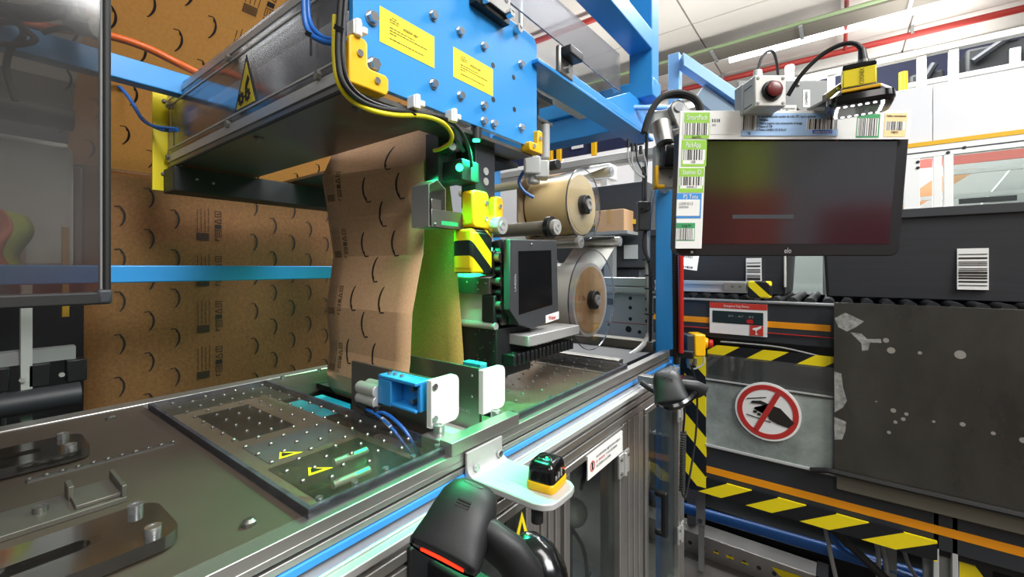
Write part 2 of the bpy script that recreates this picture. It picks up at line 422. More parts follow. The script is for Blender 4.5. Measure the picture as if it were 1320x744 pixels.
def infoblock(b, f, x, y, s=1.0):
    """print column: fine text lines, a dense square and small recycling symbols"""
    for k in range(4):
        xx = x + (-0.016 + 0.011 * k) * s; y1 = y + (0.105 + 0.008 * (k % 2)) * s
        n = 3
        for i in range(n):
            a = y + 0.03 * s + (y1 - y - 0.03 * s) * i / n; c = y + 0.03 * s + (y1 - y - 0.03 * s) * (i + 0.93) / n
            b.face([f(xx, a), f(xx + 0.0018 * s, a), f(xx + 0.0018 * s, c), f(xx, c)])
    for j in range(6):
        c = y + 0.003 * s + j * 0.0041 * s
        b.face([f(x - 0.018 * s, c), f(x + 0.019 * s, c), f(x + 0.019 * s, c + 0.0030 * s), f(x - 0.018 * s, c + 0.0030 * s)])
    X = x + 0.046 * s
    def rect(x0, x1, y0, y1): b.face([f(x0, y0), f(x1, y0), f(x1, y1), f(x0, y1)])
    def frame(x0, x1, y0, y1, t=0.0022):
        rect(x0, x1, y0, y0 + t); rect(x0, x1, y1 - t, y1); rect(x0, x0 + t, y0, y1); rect(x1 - t, x1, y0, y1)
    frame(X - 0.010 * s, X + 0.010 * s, y + 0.016 * s, y + 0.040 * s); rect(X - 0.004 * s, X - 0.002 * s, y + 0.02 * s, y + 0.037 * s)
    rect(X + 0.002 * s, X + 0.004 * s, y + 0.02 * s, y + 0.037 * s)
    rect(X - 0.010 * s, X + 0.010 * s, y + 0.044 * s, y + 0.058 * s)
    for p, q in (((-0.011, 0.070), (0.009, 0.062)), ((0.009, 0.062), (0.009, 0.078)), ((0.009, 0.078), (-0.011, 0.070))):
        x0, y0, x1, y1 = X + p[0] * s, y + p[1] * s, X + q[0] * s, y + q[1] * s
        dx, dy = y1 - y0, x0 - x1; l = math.hypot(dx, dy); dx, dy = dx / l * 0.0013, dy / l * 0.0013
        b.face([f(x0 - dx, y0 - dy), f(x0 + dx, y0 + dy), f(x1 + dx, y1 + dy), f(x1 - dx, y1 - dy)])
    frame(X - 0.010 * s, X + 0.010 * s, y + 0.084 * s, y + 0.104 * s); rect(X - 0.006 * s, X + 0.006 * s, y + 0.093 * s, y + 0.0955 * s)
    rect(X - 0.009 * s, X + 0.004 * s, y + 0.003 * s, y + 0.006 * s); rect(X - 0.009 * s, X - 0.006 * s, y + 0.003 * s, y + 0.012 * s)

UX, UY, UZ = Vector((1, 0, 0)), Vector((0, 1, 0)), Vector((0, 0, 1))
CS, SN = math.cos(CAM_YAW), math.sin(CAM_YAW)
RIGHT, BACK = Vector((CS, SN, 0)), Vector((SN, -CS, 0))     # right hand and nearer side of whoever stands at the screen
def facing(lean=0.0, yaw=0.0):
    """orientation of a thing that faces the operator"""
    a = CAM_YAW + yaw
    r = Vector((math.cos(a), math.sin(a), 0)); n = Vector((math.sin(a), -math.cos(a), 0))
    up = UZ * math.cos(lean) + n * math.sin(lean); nn = n * math.cos(lean) - UZ * math.sin(lean)
    return Matrix((r, up, nn)).transposed()

# ================================================================== THE SETTING
struct('floor', MB().box(-9, 10, -5, 14, -0.05, 0), 'floor')
ceil_ = struct('ceiling', MB().box(-14, 16, -5, 16, 5.53, 5.6), mat('ceiling_gap', '#98938b', 0.8))
panel_ = None
for i in range(10):
    for k in range(13):
        if panel_ is None:
            panel_ = part('ceiling_panel', MB().box(-14.0, -11.03, -0.6, 0.57, 5.50, 5.53), 'ceil', ceil_)
        else:
            o = panel_.copy(); COL.objects.link(o); o.location = panel_.location + Vector((3.0 * i, 1.2 * k, 0)); OFF[o.name] = OFF[ceil_.name]
struct('wall_back', MB().box(-9, 16, 14, 14.1, 0, 5.6), mat('far_wall', '#cfcfcd', 0.8))
struct('wall_front', MB().box(-9, 10, -5.1, -5, 0, 5.6), mat('near_wall', '#8f8c88', 0.8))

# ================================================================== PACKING MACHINE: LOWER FRAME
t = thing('packing_machine', (-0.85, 0.7, 0), 'long grey machine base with aluminium profiles, blue slot strip and steel table top', 'machine')
YA, YB = -0.9, 1.60
part('table_plate', MB().box(-1.21, -0.515, YA, 0.262, 0.985, 1.0), 'table', t, 0.001)
part('table_bed', MB().box(-1.21, -0.515, 0.262, 0.50, 0.95, 0.965), 'black_m', t)
part('table_bed', MB().box(-1.21, -0.515, 0.655, 1.55, 0.95, 0.965), 'black_m', t)
part('rear_profile', MB().box(-1.25, -1.21, YA, 1.62, 0.90, 1.004), 'alu', t, 0.002)
# top front profile with T-slots
part('top_profile', MB().box(-0.515, -0.490, YA, YB, 0.985, 1.0).box(-0.515, -0.500, YA, YB, 0.945, 0.985).box(-0.500, -0.490, YA, YB, 0.976, 0.985), 'alu', t, 0.0012)
part('slot_lip', MB().box(-0.500, -0.490, YA, YB, 0.9625, 0.972), 'alu', t, 0.001)
part('slot_groove', MB().box(-0.501, -0.4975, YA, YB, 0.972, 0.976), 'alu_dk', t)
part('blue_strip', MB().box(-0.500, -0.488, YA, 1.62, 0.950, 0.9615), mat('blue_slot_strip', '#3d9cf0', 0.3), t, 0.002, label='bright blue plastic strip pressed into the slot')
part('ledge_profile', MB().box(-0.515, -0.455, YA, YB, 0.934, 0.945).box(-0.515, -0.465, YA, YB, 0.884, 0.934), 'alu_w', t, 0.0015)
part('ledge_bead', MB().cyl((-0.472, YA, 0.945), (-0.472, YB, 0.945), 0.0035, seg=8), 'alu_w', t)
part('front_bar', MB().box(-0.470, -0.455, YA, YB, 0.911, 0.926), 'alu', t, 0.0015)
part('front_bar', MB().box(-0.470, -0.455, YA, YB, 0.886, 0.905), 'alu', t, 0.0015)
for y0, y1 in ((0.665, 0.770), (1.085, 1.24), (-0.25, -0.17), (1.60, 1.66)):
    b = MB(); k = (y1 - y0) / 4
    b.box(-0.52, -0.463, y0, y1, 0, 0.884)
    for q in range(4): b.box(-0.463, -0.455, y0 + q * k + 0.004, y0 + (q + 1) * k - 0.004, 0, 0.884)
    part('leg_post', b, 'alu', t, 0.002)
part('lower_rail', MB().box(-0.52, -0.455, YA, YB, 0.10, 0.16), 'alu', t, 0.002)
part('back_panel', MB().box(-1.22, -1.20, YA, 1.6, 0.0, 0.94), 'black_m', t)
part('inner_floor', MB().box(-1.2, -0.52, YA, 1.6, 0.05, 0.08), 'dark', t)
part('gearbox', MB().box(-1.0, -0.72, 1.05, 1.30, 0.08, 0.55), 'dark', t, 0.01)
part('inner_beam', MB().box(-0.80, -0.76, 1.02, 1.2, 0.56, 0.9), 'black_m', t, 0.003)
b = MB()
for k in range(26): b.box(-0.58, -0.54, 1.23, 1.265, 0.12 + k * 0.029, 0.142 + k * 0.029)
part('drag_chain', b, mat('brown_drag_chain', '#5a4740', 0.5), t, 0.003)
part('blue_column', MB().box(-0.66, -0.60, 1.40, 1.46, 0.08, 0.9), 'blue', t, 0.002)
part('motor', MB().cyl((-0.76, 1.12, 0.58), (-0.62, 1.12, 0.58), 0.04, seg=20).ball((-0.62, 1.12, 0.58), 0.04), 'lgrey', t)
part('indicator', MB().ball((-0.58, 1.00, 0.66), 0.008), 'led_o', t)
for pts in ([(-0.6, 0.98, 0.86), (-0.62, 1.05, 0.62), (-0.6, 1.15, 0.45), (-0.62, 1.2, 0.2)], [(-0.58, 1.05, 0.86), (-0.6, 1.15, 0.72), (-0.65, 1.22, 0.6)], [(-0.58, 1.0, 0.5), (-0.6, 1.1, 0.38), (-0.63, 1.24, 0.33)]):
    part('inner_cable', MB().tube(pts, 0.006), 'black_r', t)
part('screw_line', MB().box(-0.905, -0.899, 0.07, 0.236, 1.0, 1.0035), 'steel', t)
fixings(t, 'screw', [(-0.902, 0.072 + 0.0163 * k, 1.003) for k in range(11)], (0, 0, 1), 0.0035, 'steel', 'stud', 0.004)
fixings(t, 'screw', [(-0.548, 0.215, 1.0), (-1.13, -0.02, 1.0), (-1.15, 0.2, 1.0)], (0, 0, 1), 0.008, 'steel', 'stud', 0.008)

# doors under the rail
def door(y0, y1, label, hy):
    d = thing('guard_door', (-0.47, y0, 0.16), label, 'door', 'glazed doors under the packing table')
    s_ = 0.022
    part('frame', MB().box(-0.485, -0.450, y0, y1, 0.868, 0.884).box(-0.485, -0.450, y0, y1, 0.165, 0.205).box(-0.485, -0.450, y0, y0 + s_, 0.205, 0.868).box(-0.485, -0.450, y1 - s_, y1, 0.205, 0.868), 'alu', d, 0.002)
    part('pane', MB().box(-0.470, -0.466, y0 + s_, y1 - s_, 0.205, 0.868), 'pane', d)
    return d
dn = door(-0.16, 0.66, 'glazed aluminium door under the table nearest the camera, behind the scanner', 0)
d1 = door(0.775, 1.08, 'glazed aluminium door with a white notice, beside the small tray', 0)
d2 = door(1.245, 1.595, 'glazed aluminium door with a black pull handle beneath the far scanner', 0)
b = MB().box(-0.450, -0.446, 0.873, 1.040, 0.824, 0.877)
sg = part('notice', MB().box(-0.450, -0.4475, 0.872, 1.066, 0.823, 0.877), 'white_p', d1)
text('NO DEPOSITAR OBJETOS EN LA REJILLA', (-0.4475, 0.912, 0.860), UY, UZ, 0.008, 'ink', sg, w=0.135)
text('EL SENSOR', (-0.4475, 0.912, 0.849), UY, UZ, 0.008, 'red', sg, w=0.045)
text('Y NO RETIRAR', (-0.4475, 0.964, 0.849), UY, UZ, 0.008, 'ink', sg, w=0.066)
text('ACCEDER A LA LINEA', (-0.4475, 0.912, 0.838), UY, UZ, 0.008, 'ink', sg, w=0.08)
part('ban_symbol', MB().pipe((-0.4476, 0.894, 0.848), (-0.4468, 0.894, 0.848), 0.012, 0.0095, 20), 'red', sg)
part('ban_figure', MB().box(-0.4476, -0.4469, 0.890, 0.898, 0.840, 0.856), 'ink', sg)
part('handle', MB().box(-0.45, -0.418, 1.315, 1.335, 0.60, 0.618).box(-0.45, -0.418, 1.315, 1.335, 0.482, 0.50).box(-0.430, -0.412, 1.315, 1.335, 0.482, 0.618), 'black', d2, 0.006, 3, label='black plastic pull handle')
for dd, yy in ((d1, 1.06), (d2, 1.57)):
    for z in (0.79, 0.36):
        h = part('hinge', MB().box(-0.450, -0.444, yy - 0.02, yy + 0.045, z - 0.03, z + 0.03).cyl((-0.443, yy + 0.012, z - 0.03), (-0.443, yy + 0.012, z + 0.03), 0.006, seg=10), 'alu_w', dd, 0.001)
        fixings(h, 'screw', [(-0.444, yy - 0.01, z + 0.018), (-0.444, yy - 0.01, z - 0.018), (-0.444, yy + 0.035, z + 0.018)], (1, 0, 0), 0.005, 'steel', 'stud')
part('warning_sticker', MB().prism([(-0.449, 0.598, 0.818), (-0.449, 0.640, 0.818), (-0.449, 0.622, 0.866)], (0.001, 0, 0)), 'yel_st', dn)
part('warning_mark', MB().prism([(-0.4484, 0.612, 0.825), (-0.4484, 0.629, 0.825), (-0.4484, 0.6215, 0.848)], (0.0004, 0, 0)), 'ink', dn)

# slotted acrylic guides on the left table
def slot_guide(x0, x1, y1, label, s0):
    g = thing('slotted_guide', ((x0 + x1) / 2, y1 - 0.2, 1.012), label, 'guide', 'slotted guides on the table plate')
    L = 1.2; W = x1 - x0
    o = [(x0 + q, y1 - L + p) for p, q in rrect(L, W, 0.022)]
    sw = 0.22 * W
    i = [(x0 + 0.39 * W + q, y1 - L + 0.04 + p) for p, q in rrect(L - 0.04 - s0, sw, sw * 0.45)]
    z0, z1 = 1.004, 1.018; n = len(o); mb = MB()
    A = [mb.v((x, y, z1)) for x, y in o]; B = [mb.v((x, y, z0)) for x, y in o]; C_ = [mb.v((x, y, z1)) for x, y in i]; E_ = [mb.v((x, y, z0)) for x, y in i]
    for k in range(n):
        j = (k + 1) % n
        mb.F += [[A[k], A[j], C_[j], C_[k]], [A[j], A[k], B[k], B[j]], [C_[k], C_[j], E_[j], E_[k]], [B[j], B[k], E_[k], E_[j]]]
    part('plate', mb, 'acryl_d', g, sharp=30)
    sp = [(x0 + 0.16 * W, y1 - 0.022, 1.018), (x1 - 0.16 * W, y1 - 0.022, 1.018)]
    fixings(g, 'screw', sp + [(x0 + 0.5 * W, y1 - 0.13, 1.002), (x0 + 0.52 * W, y1 - 0.17, 1.002)], (0, 0, 1), 0.0075, 'bolt', 'socket', 0.008)
    part('rail_under', MB().box(x0 + 0.1 * W, x0 + 0.3 * W, y1 - L, y1 - 0.05, 1.0, 1.004), 'steel_dk', g)
    return g
slot_guide(-0.666, -0.563, 0.156, 'smoky clear slotted guide on the table nearest the rail', 0.065)
slot_guide(-1.042, -0.935, 0.141, 'smoky clear slotted guide at the far edge of the table', 0.05)
g = thing('slide_stop', (-0.85, 0.03, 1.0), 'dark steel slide with two upright stops on the grey table plate', 'slide')
part('track', MB().box(-0.800, -0.728, -0.9, 0.142, 1.0, 1.007), 'steel_dk', g, 0.001)
part('carriage', MB().box(-0.795, -0.735, 0.096, 0.140, 1.007, 1.012), 'steel_dk', g, 0.001)
part('stop', MB().box(-0.800, -0.728, 0.137, 0.142, 1.007, 1.022), 'steel_dk', g, 0.001)
part('stop', MB().box(-0.800, -0.772, 0.094, 0.100, 1.007, 1.024), 'steel_dk', g, 0.001)
fixings(g, 'screw', [(-0.765, 0.07, 1.007)], (0, 0, 1), 0.007, 'steel', 'socket')

# clear covers with stud pattern
def cover(x0, x1, y0, y1, label, xs, ys, deep=True):
    c = thing('clear_cover', ((x0 + x1) / 2, (y0 + y1) / 2, 1.0), label, 'cover', 'clear covers on the packing table')
    part('lid', MB().box(x0, x1, y0, y1, 1.0005, 1.0115), 'acryl_t', c, 0.001)
    e = 0.006
    part('rim', MB().box(x0, x1, y0, y0 + e, 0.999, 1.0125).box(x0, x1, y1 - e, y1, 0.999, 1.0125).box(x1 - e, x1, y0 + e, y1 - e, 0.999, 1.0125).box(x0, x0 + e, y0 + e, y1 - e, 0.999, 1.0125), 'acryl_e', c)
    part('bed_plate', MB().box(x0 + 0.02, x1 - 0.02, y0 + 0.01, y1 - 0.01, 0.975, 0.980), M.setdefault('bed', M.get('bed') or mat('bed_plate_grey', '#94887a', 0.55, metal=0.1, var=0.15, vs=6)), c)
    st = []
    for i in range(xs):
        for j in range(ys):
            st.append((x0 + 0.045 + (x1 - x0 - 0.09) * (i + (0.5 if j % 2 else 0) * 0.9) / (xs - 0.4), y0 + 0.03 + (y1 - y0 - 0.06) * j / (ys - 1), 1.0115))
    fixings(c, 'stud', st, (0, 0, 1), 0.0034, 'steel', 'stud', 0.0045)
    ed = [(x0 + (x1 - x0) * (k + 0.5) / 7, y0 + 0.003, 1.006) for k in range(7)]
    fixings(c, 'screw', [(x1 - 0.012, y0 + 0.02 + (y1 - y0 - 0.04) * k / 4, 1.0115) for k in range(5)], (0, 0, 1), 0.0045, 'bolt', 'socket', 0.004)
    return c
c = cover(-1.17, -0.503, 0.262, 0.500, 'clear studded cover on the table in front of the hanging paper web', 13, 7)
part('dark_opening', MB().box(-1.10, -0.88, 0.33, 0.43, 0.979, 0.9815), 'black_m', c)
part('dark_opening', MB().box(-0.72, -0.54, 0.31, 0.47, 0.979, 0.9815), 'black_m', c)
part('blue_patch', MB().box(-0.84, -0.74, 0.32, 0.48, 0.9795, 0.982), mat('dull_blue_plate', '#7b8088', 0.4), c)
for cy_ in ((-0.64, 0.375), (-0.575, 0.335)):
    part('air_cylinder', MB().cyl((cy_[0], cy_[1], 0.990), (cy_[0] + 0.0, cy_[1] + 0.06, 0.990), 0.006, seg=12), 'alu_w', c)
    part('cylinder_lamp', MB().cyl((cy_[0] + 0.006, cy_[1] + 0.035, 0.996), (cy_[0] + 0.006, cy_[1] + 0.055, 0.996), 0.0016, seg=8), 'led_g', c)
for x, y in ((-0.684, 0.305), (-0.597, 0.305)):
    s_ = part('warning_sticker', MB().prism([(x + 0.012, y, 1.0125), (x - 0.012, y + 0.012, 1.0125), (x + 0.016, y + 0.034, 1.0125)], (0, 0, 0.0006)), 'yel_st', c)
    part('warning_mark', MB().prism([(x + 0.008, y + 0.006, 1.0130), (x - 0.005, y + 0.012, 1.0130), (x + 0.010, y + 0.024, 1.0130)], (0, 0, 0.0003)), 'ink', s_)
c = cover(-1.17, -0.503, 0.665, 1.235, 'clear studded cover on the table under the label rolls', 14, 11)
c = thing('far_cover_strip', (-1.13, 0.6, 1.0), 'narrow clear cover strip along the far edge behind the hanging paper', 'cover')
part('lid', MB().box(-1.17, -1.09, 0.503, 0.66, 1.0005, 1.0115), 'acryl_t', c)
part('cyan_lit_patch', MB().box(-1.08, -0.95, 0.508, 0.60, 0.955, 0.968), mat('cyan_lit_colour', '#1fb0c8', 0.4), c)  # cyan colour stands for the light in the opening
fixings(c, 'screw', [(-1.15, 0.53, 1.0115), (-1.15, 0.63, 1.0115)], (0, 0, 1), 0.005, 'bolt', 'socket', 0.008)

# green-lit bed, steel walls and pads between the covers
t = thing('pad_station', (-0.60, 0.58, 0.965), 'steel wall pair with white pads, blue bracket and small air cylinder at the table edge', 'clamp')
part('bed_plate', MB().box(-0.72, -0.515, 0.503, 0.662, 0.968, 0.975), 'offw', t, 0.001)
part('edge_bar', MB().box(-0.515, -0.487, 0.485, 0.665, 1.0, 1.022), 'alu', t, 0.001)
part('edge_block', MB().box(-0.56, -0.515, 0.485, 0.520, 0.975, 1.020), 'alu', t, 0.002)
fixings(t, 'bolt', [(-0.535, 0.502, 1.020), (-0.525, 0.640, 1.010)], (0, 0, 1), 0.0095, 'bolt', 'socket', 0.016)
part('steel_wall', MB().box(-0.82, -0.566, 0.520, 0.527, 0.972, 1.104), 'steel', t, 0.0006)
part('steel_wall', MB().box(-0.86, -0.566, 0.640, 0.647, 0.972, 1.101), 'steel', t, 0.0006)
text('2339054 AC', (-0.640, 0.640, 1.008), UX, UZ, 0.010, 'lgrey', t, w=0.05)
fixings(t, 'screw', [(-0.585, 0.640, 1.085), (-0.585, 0.640, 1.043)], (0, -1, 0), 0.003, 'bolt', 'stud')
for y0, y1, z0, z1 in ((0.500, 0.567, 1.026, 1.108), (0.634, 0.703, 1.014, 1.100)):
    o = rrect(y1 - y0, z1 - z0, 0.013)
    o = [(p if p > 0.02 else min(p, 0.0), q) for p, q in o]
    part('pad', MB().prism([(-0.551, y0 + p, z0 + q) for p, q in o], (0.012, 0, 0)), 'white', t, 0.0012)
fixings(t, 'screw', [(-0.551, 0.507, 1.097), (-0.551, 0.507, 1.042)], (1, 0, 0), 0.0055, 'bolt', 'socket', 0.003)
part('green_clip', MB().box(-0.62, -0.57, 0.648, 0.668, 1.095, 1.108), mat('teal_clip', '#2f9fb0', 0.4), t, 0.002)
b = MB().box(-0.678, -0.573, 0.512, 0.520, 1.050, 1.104).box(-0.678, -0.573, 0.484, 0.512, 1.097, 1.104).box(-0.678, -0.640, 0.484, 0.512, 1.050, 1.097).prism([(-0.640, 0.512, 1.052), (-0.580, 0.512, 1.048), (-0.580, 0.490, 1.048), (-0.640, 0.484, 1.052)], (0, 0, -0.006)).box(-0.582, -0.573, 0.495, 0.512, 1.050, 1.10)
part('blue_bracket', b, 'blue', t, 0.002, label='sky blue moulded cylinder bracket')
fixings(t, 'screw', [(-0.60, 0.512, 1.085), (-0.60, 0.512, 1.063)], (0, -1, 0), 0.004, 'steel', 'socket', 0.012)
fixings(t, 'screw', [(-0.66, 0.497, 1.104), (-0.645, 0.497, 1.104), (-0.625, 0.497, 1.104)], (0, 0, 1), 0.004, 'bolt', 'socket', 0.004)
b = MB()
for dy, dz in ((0.484, 1.052), (0.504, 1.052), (0.484, 1.072), (0.504, 1.072)): b.cyl((-0.735, dy, dz), (-0.678, dy, dz), 0.0115, seg=12)
b.box(-0.733, -0.678, 0.484, 0.504, 1.045, 1.079).cyl((-0.738, 0.494, 1.062), (-0.733, 0.494, 1.062), 0.007, seg=14)
cy = part('air_cylinder', b, 'alu_w', t, 0.001)
fixings(t, 'screw', [(-0.736, 0.484, 1.072), (-0.736, 0.504, 1.072), (-0.736, 0.484, 1.052), (-0.736, 0.504, 1.052)], (-1, 0, 0), 0.0055, 'steel', 'socket', 0.004)
part('hose_fitting', MB().cyl((-0.728, 0.478, 1.04), (-0.700, 0.476, 1.036), 0.007, seg=10), 'black', t)
part('hose_fitting', MB().cyl((-0.672, 0.480, 1.046), (-0.672, 0.476, 1.030), 0.006, seg=10), 'black', t)
part('air_hose', MB().tube([(-0.700, 0.476, 1.036), (-0.665, 0.474, 1.034), (-0.625, 0.476, 1.018), (-0.592, 0.486, 0.985), (-0.58, 0.495, 0.972)], 0.0032), 'cableb', t)
part('air_hose', MB().tube([(-0.672, 0.476, 1.036), (-0.640, 0.476, 1.040), (-0.600, 0.482, 1.020), (-0.580, 0.49, 0.99), (-0.575, 0.497, 0.972)], 0.0032), 'cableb', t)
part('hose_marker', MB().tube([(-0.652, 0.4745, 1.0305), (-0.640, 0.475, 1.0255), (-0.628, 0.4757, 1.0195)], 0.0036, sub=1), 'white_p', t)

# tray with the small presence sensor
t = thing('side_tray', (-0.41, 0.56, 0.95), 'polished aluminium tray bracket screwed to the rail beneath the little black sensor', 'tray')
o = [(-0.482, 0.515), (-0.482, 0.607)]
b = MB().prism([(-0.487, 0.515, 0.96)] + [(-0.487 + p, 0.515 + q, 0.96) for p, q in [(0.135, 0.0), (0.150, 0.005), (0.159, 0.015), (0.162, 0.030), (0.162, 0.066), (0.158, 0.080), (0.148, 0.089), (0.136, 0.092)]] + [(-0.487, 0.607, 0.96)], (0, 0, 0.011))
part('plate', b, mat('satin_aluminium', '#c6c7c5', 0.42, metal=0.3), t, 0.002)
ar = [(-0.482 + 0.016 * (1 - math.sin(a)), 0.96 + 0.016 * (1 - math.cos(a))) for a in [PI / 2 * k / 6 for k in range(7)]]
b = MB().prism([(-0.487, 0.515, 0.998), (-0.487, 0.515, 0.950), (-0.466, 0.515, 0.950)] + [(x, 0.515, z) for x, z in ar[::1]] + [(-0.482, 0.515, 0.998)], (0, -0.092, 0))
part('flange', b, D.materials['satin_aluminium'], t, 0.001)
fixings(t, 'bolt', [(-0.478, 0.532, 0.970), (-0.478, 0.593, 0.972)], (1, 0, 0), 0.006, 'bolt', 'socket', 0.004)
part('rubber_foot', MB().cyl((-0.355, 0.53, 0.925), (-0.355, 0.53, 0.950), 0.009, seg=12), 'black_r', t)
lines((-0.44, 0.535, 0.96), UX, UY, [(0, 0.0, 0.03), (0.01, 0.012, 0.035)], t, 'grey', 0.0006, 0.001)
s_ = thing('presence_sensor', (-0.365, 0.572, 0.960), 'small domed black sensor with yellow base band and green light on the tray', 'sensor')
R = Matrix.Translation((-0.365, 0.572, 0.960)) @ Matrix.Rotation(math.radians(6), 4, 'Z')
rg = lambda hw, hd, z, e=6: [Vector(p) for p in srect((0, 0, z), (1, 0, 0), (0, 1, 0), hw, hd, e, 28)]
part('base', MB(R).loft([rg(0.0235, 0.027, 0.0), rg(0.0245, 0.028, 0.002), rg(0.0245, 0.028, 0.012), rg(0.0235, 0.027, 0.0135)]), 'yellow', s_)
b = MB(R); rings = []
for k in range(9):
    a = PI / 2 * k / 8; z = 0.0135 + 0.016 + 0.014 * math.sin(a); f = math.cos(a)
    rings.append(srect((0, 0, z), (1, 0, 0), (0, 1, 0), 0.0225 * (0.62 + 0.38 * f), 0.0265 * max(0.45, f ** 0.5), 5, 28))
part('housing', b.loft([rg(0.0225, 0.0265, 0.0135, 7)] + rings), 'black_g', s_, sharp=50)
part('led', MB(R).ball((0.002, -0.004, 0.0436), 0.0016), 'led_g', s_)
part('led', MB(R).ball((0.0222, 0.014, 0.026), 0.0014), 'led_r', s_)
b = MB(R)
for k in range(3): b.box(0.022, 0.0232, -0.016 + k * 0.009, -0.011 + k * 0.009, 0.018, 0.024 + 0.003 * k)
part('button', b, 'grey', s_)

# ================================================================== CUTTING HEAD
t = thing('cutting_head', (-1.0, 0.60, 1.59), 'clear fronted cutting head box with a big blue bolted end plate and yellow stickers', 'machine head')
part('front_guard', MB().box(-1.525, -0.628, 0.386, 0.392, 1.597, 1.800), 'acryl_b', t, 0.001, label='scratched clear acrylic front')
part('bottom_profile', MB().box(-1.52, -0.64, 0.394, 0.43, 1.600, 1.622).box(-1.52, -0.64, 0.394, 0.43, 1.636, 1.642), 'offw', t, 0.002)
part('top_profile', MB().box(-1.52, -0.64, 0.394, 0.43, 1.768, 1.79).box(-1.52, -0.64, 0.394, 0.43, 1.752, 1.758), 'offw', t, 0.002)
for z0, z1 in ((1.600, 1.620), (1.634, 1.638), (1.776, 1.790), (1.758, 1.762)): part('edge_band', MB().box(-1.52, -0.64, 0.3835, 0.386, z0, z1), 'alu_w', t, 0.0005, label='pale edge band on the clear front')
part('back_sheet', MB().box(-1.52, -0.64, 0.455, 0.460, 1.60, 1.80), mat('satin_sheet', '#d2d3d8', 0.45, var=0.12, vs=3, rvar=0.1), t)
part('end_sheet', MB().box(-1.526, -1.521, 0.394, 0.455, 1.60, 1.80), 'lgrey', t)
part('knife_drum', MB().cyl((-1.50, 0.428, 1.69), (-1.15, 0.428, 1.69), 0.022, seg=20), 'dark', t)
part('bottom_plate', MB().box(-1.525, -0.63, 0.386, 0.60, 1.588, 1.597).box(-1.525, -0.63, 0.70, 0.92, 1.588, 1.597).box(-0.70, -0.63, 0.60, 0.70, 1.588, 1.597), 'steel', t, 0.0008)
part('bottom_edge', MB().box(-1.525, -0.63, 0.3855, 0.389, 1.583, 1.5875), 'black_m', t)
part('added_under_lamp', MB().cyl((-0.630, 0.702, 1.606), (-0.630, 0.702, 1.580), 0.012, seg=18), 'black', t)  # body of the added green lamp under the plate
part('added_under_lamp_lens', MB().cyl((-0.630, 0.702, 1.580), (-0.630, 0.702, 1.577), 0.008, seg=18), 'led_g', t)
part('cross_beam', MB().box(-1.53, -1.44, 0.377, 0.90, 1.512, 1.580), 'black_m', t, 0.002)
part('end_plate', MB().box(-1.534, -1.529, 0.352, 0.392, 1.520, 1.806), 'yel_p', t, 0.0008, label='bright yellow end plate')
fixings(t, 'screw', [(-1.529, 0.378, 1.775), (-1.529, 0.376, 1.568)], (1, 0, 0), 0.006, 'steel', 'stud')
fixings(t, 'bolt', [(-1.508, 0.386, 1.760), (-1.508, 0.386, 1.613), (-1.081, 0.386, 1.767), (-1.086, 0.386, 1.621), (-0.70, 0.386, 1.625)], (0, -1, 0), 0.0085, 'steel', 'hex')
fixings(t, 'bolt', [(-1.02, 0.42, 1.588), (-1.47, 0.40, 1.588), (-0.69, 0.45, 1.588)], (0, 0, -1), 0.009, 'steel', 'hex')
fixings(t, 'screw', [(-1.44, 0.43, 1.55), (-1.44, 0.47, 1.545)], (1, 0, 0), 0.004, 'steel', 'stud')
for x0, z0, z1 in ((-1.475, 1.635, 1.690), (-0.735, 1.67, 1.74)): part('slot', MB().box(x0, x0 + 0.006, 0.3852, 0.3865, z0, z1), 'black', t)
w_ = part('warning_sign', MB().prism([(-1.060, 0.3855, 1.637), (-0.938, 0.3855, 1.637), (-0.996, 0.3855, 1.752)], (0, -0.0015, 0)), 'dark', t)
part('warning_face', MB().prism([(-1.046, 0.3850, 1.644), (-0.954, 0.3850, 1.644), (-0.996, 0.3850, 1.735)], (0, -0.0006, 0)), 'yel_st', w_)
b = MB()
for cx, cz, r in ((-1.020, 1.663, 0.012), (-0.988, 1.664, 0.011)):
    b.pipe((cx, 0.3838, cz), (cx, 0.3846, cz), r, r * 0.42, 14)
    for k in range(8):
        a = 2 * PI * k / 8; p = Vector((cx + math.cos(a) * r * 1.12, 0.3842, cz + math.sin(a) * r * 1.12)); b.box(p.x - 0.002, p.x + 0.002, 0.3838, 0.3846, p.z - 0.002, p.z + 0.002)
b.prism([(-1.0, 0.3838, 1.676), (-0.994, 0.3838, 1.676), (-0.978, 0.3838, 1.695), (-0.986, 0.3838, 1.706), (-0.996, 0.3838, 1.69)], (0, -0.0006, 0))
part('gear_symbol', b, 'ink', w_)
# blue end plate
pl = part('end_plate_blue', MB().prism([(-0.620, 0.396, 1.606), (-0.620, 0.924, 1.606), (-0.620, 0.924, 1.874), (-0.620, 0.908, 1.890), (-0.620, 0.396, 1.890)], (0.012, 0, 0)), 'blue', t, 0.001, label='sky blue bolted end plate')
big = [(0.430, 1.716), (0.433, 1.640)]
small = [(0.566, 1.784), (0.639, 1.785), (0.714, 1.786), (0.852, 1.799), (0.567, 1.653), (0.641, 1.654), (0.714, 1.656), (0.714, 1.622), (0.748, 1.625), (0.854, 1.644)]
fixings(pl, 'bolt', [(-0.620, y, z) for y, z in big], (1, 0, 0), 0.0098, 'bolt', 'hex')
fixings(pl, 'bolt', [(-0.620, y, z) for y, z in small], (1, 0, 0), 0.0082, 'bolt', 'hex')
fixings(pl, 'bolt', [(-0.620, 0.830, 1.872)], (1, 0, 0), 0.010, 'bolt', 'socket', 0.016)
fixings(pl, 'threaded_hole', [(-0.620, y, z) for y, z in ((0.747, 1.757), (0.748, 1.680), (0.824, 1.757), (0.827, 1.681))], (1, 0, 0), 0.0062, 'black', 'hole')
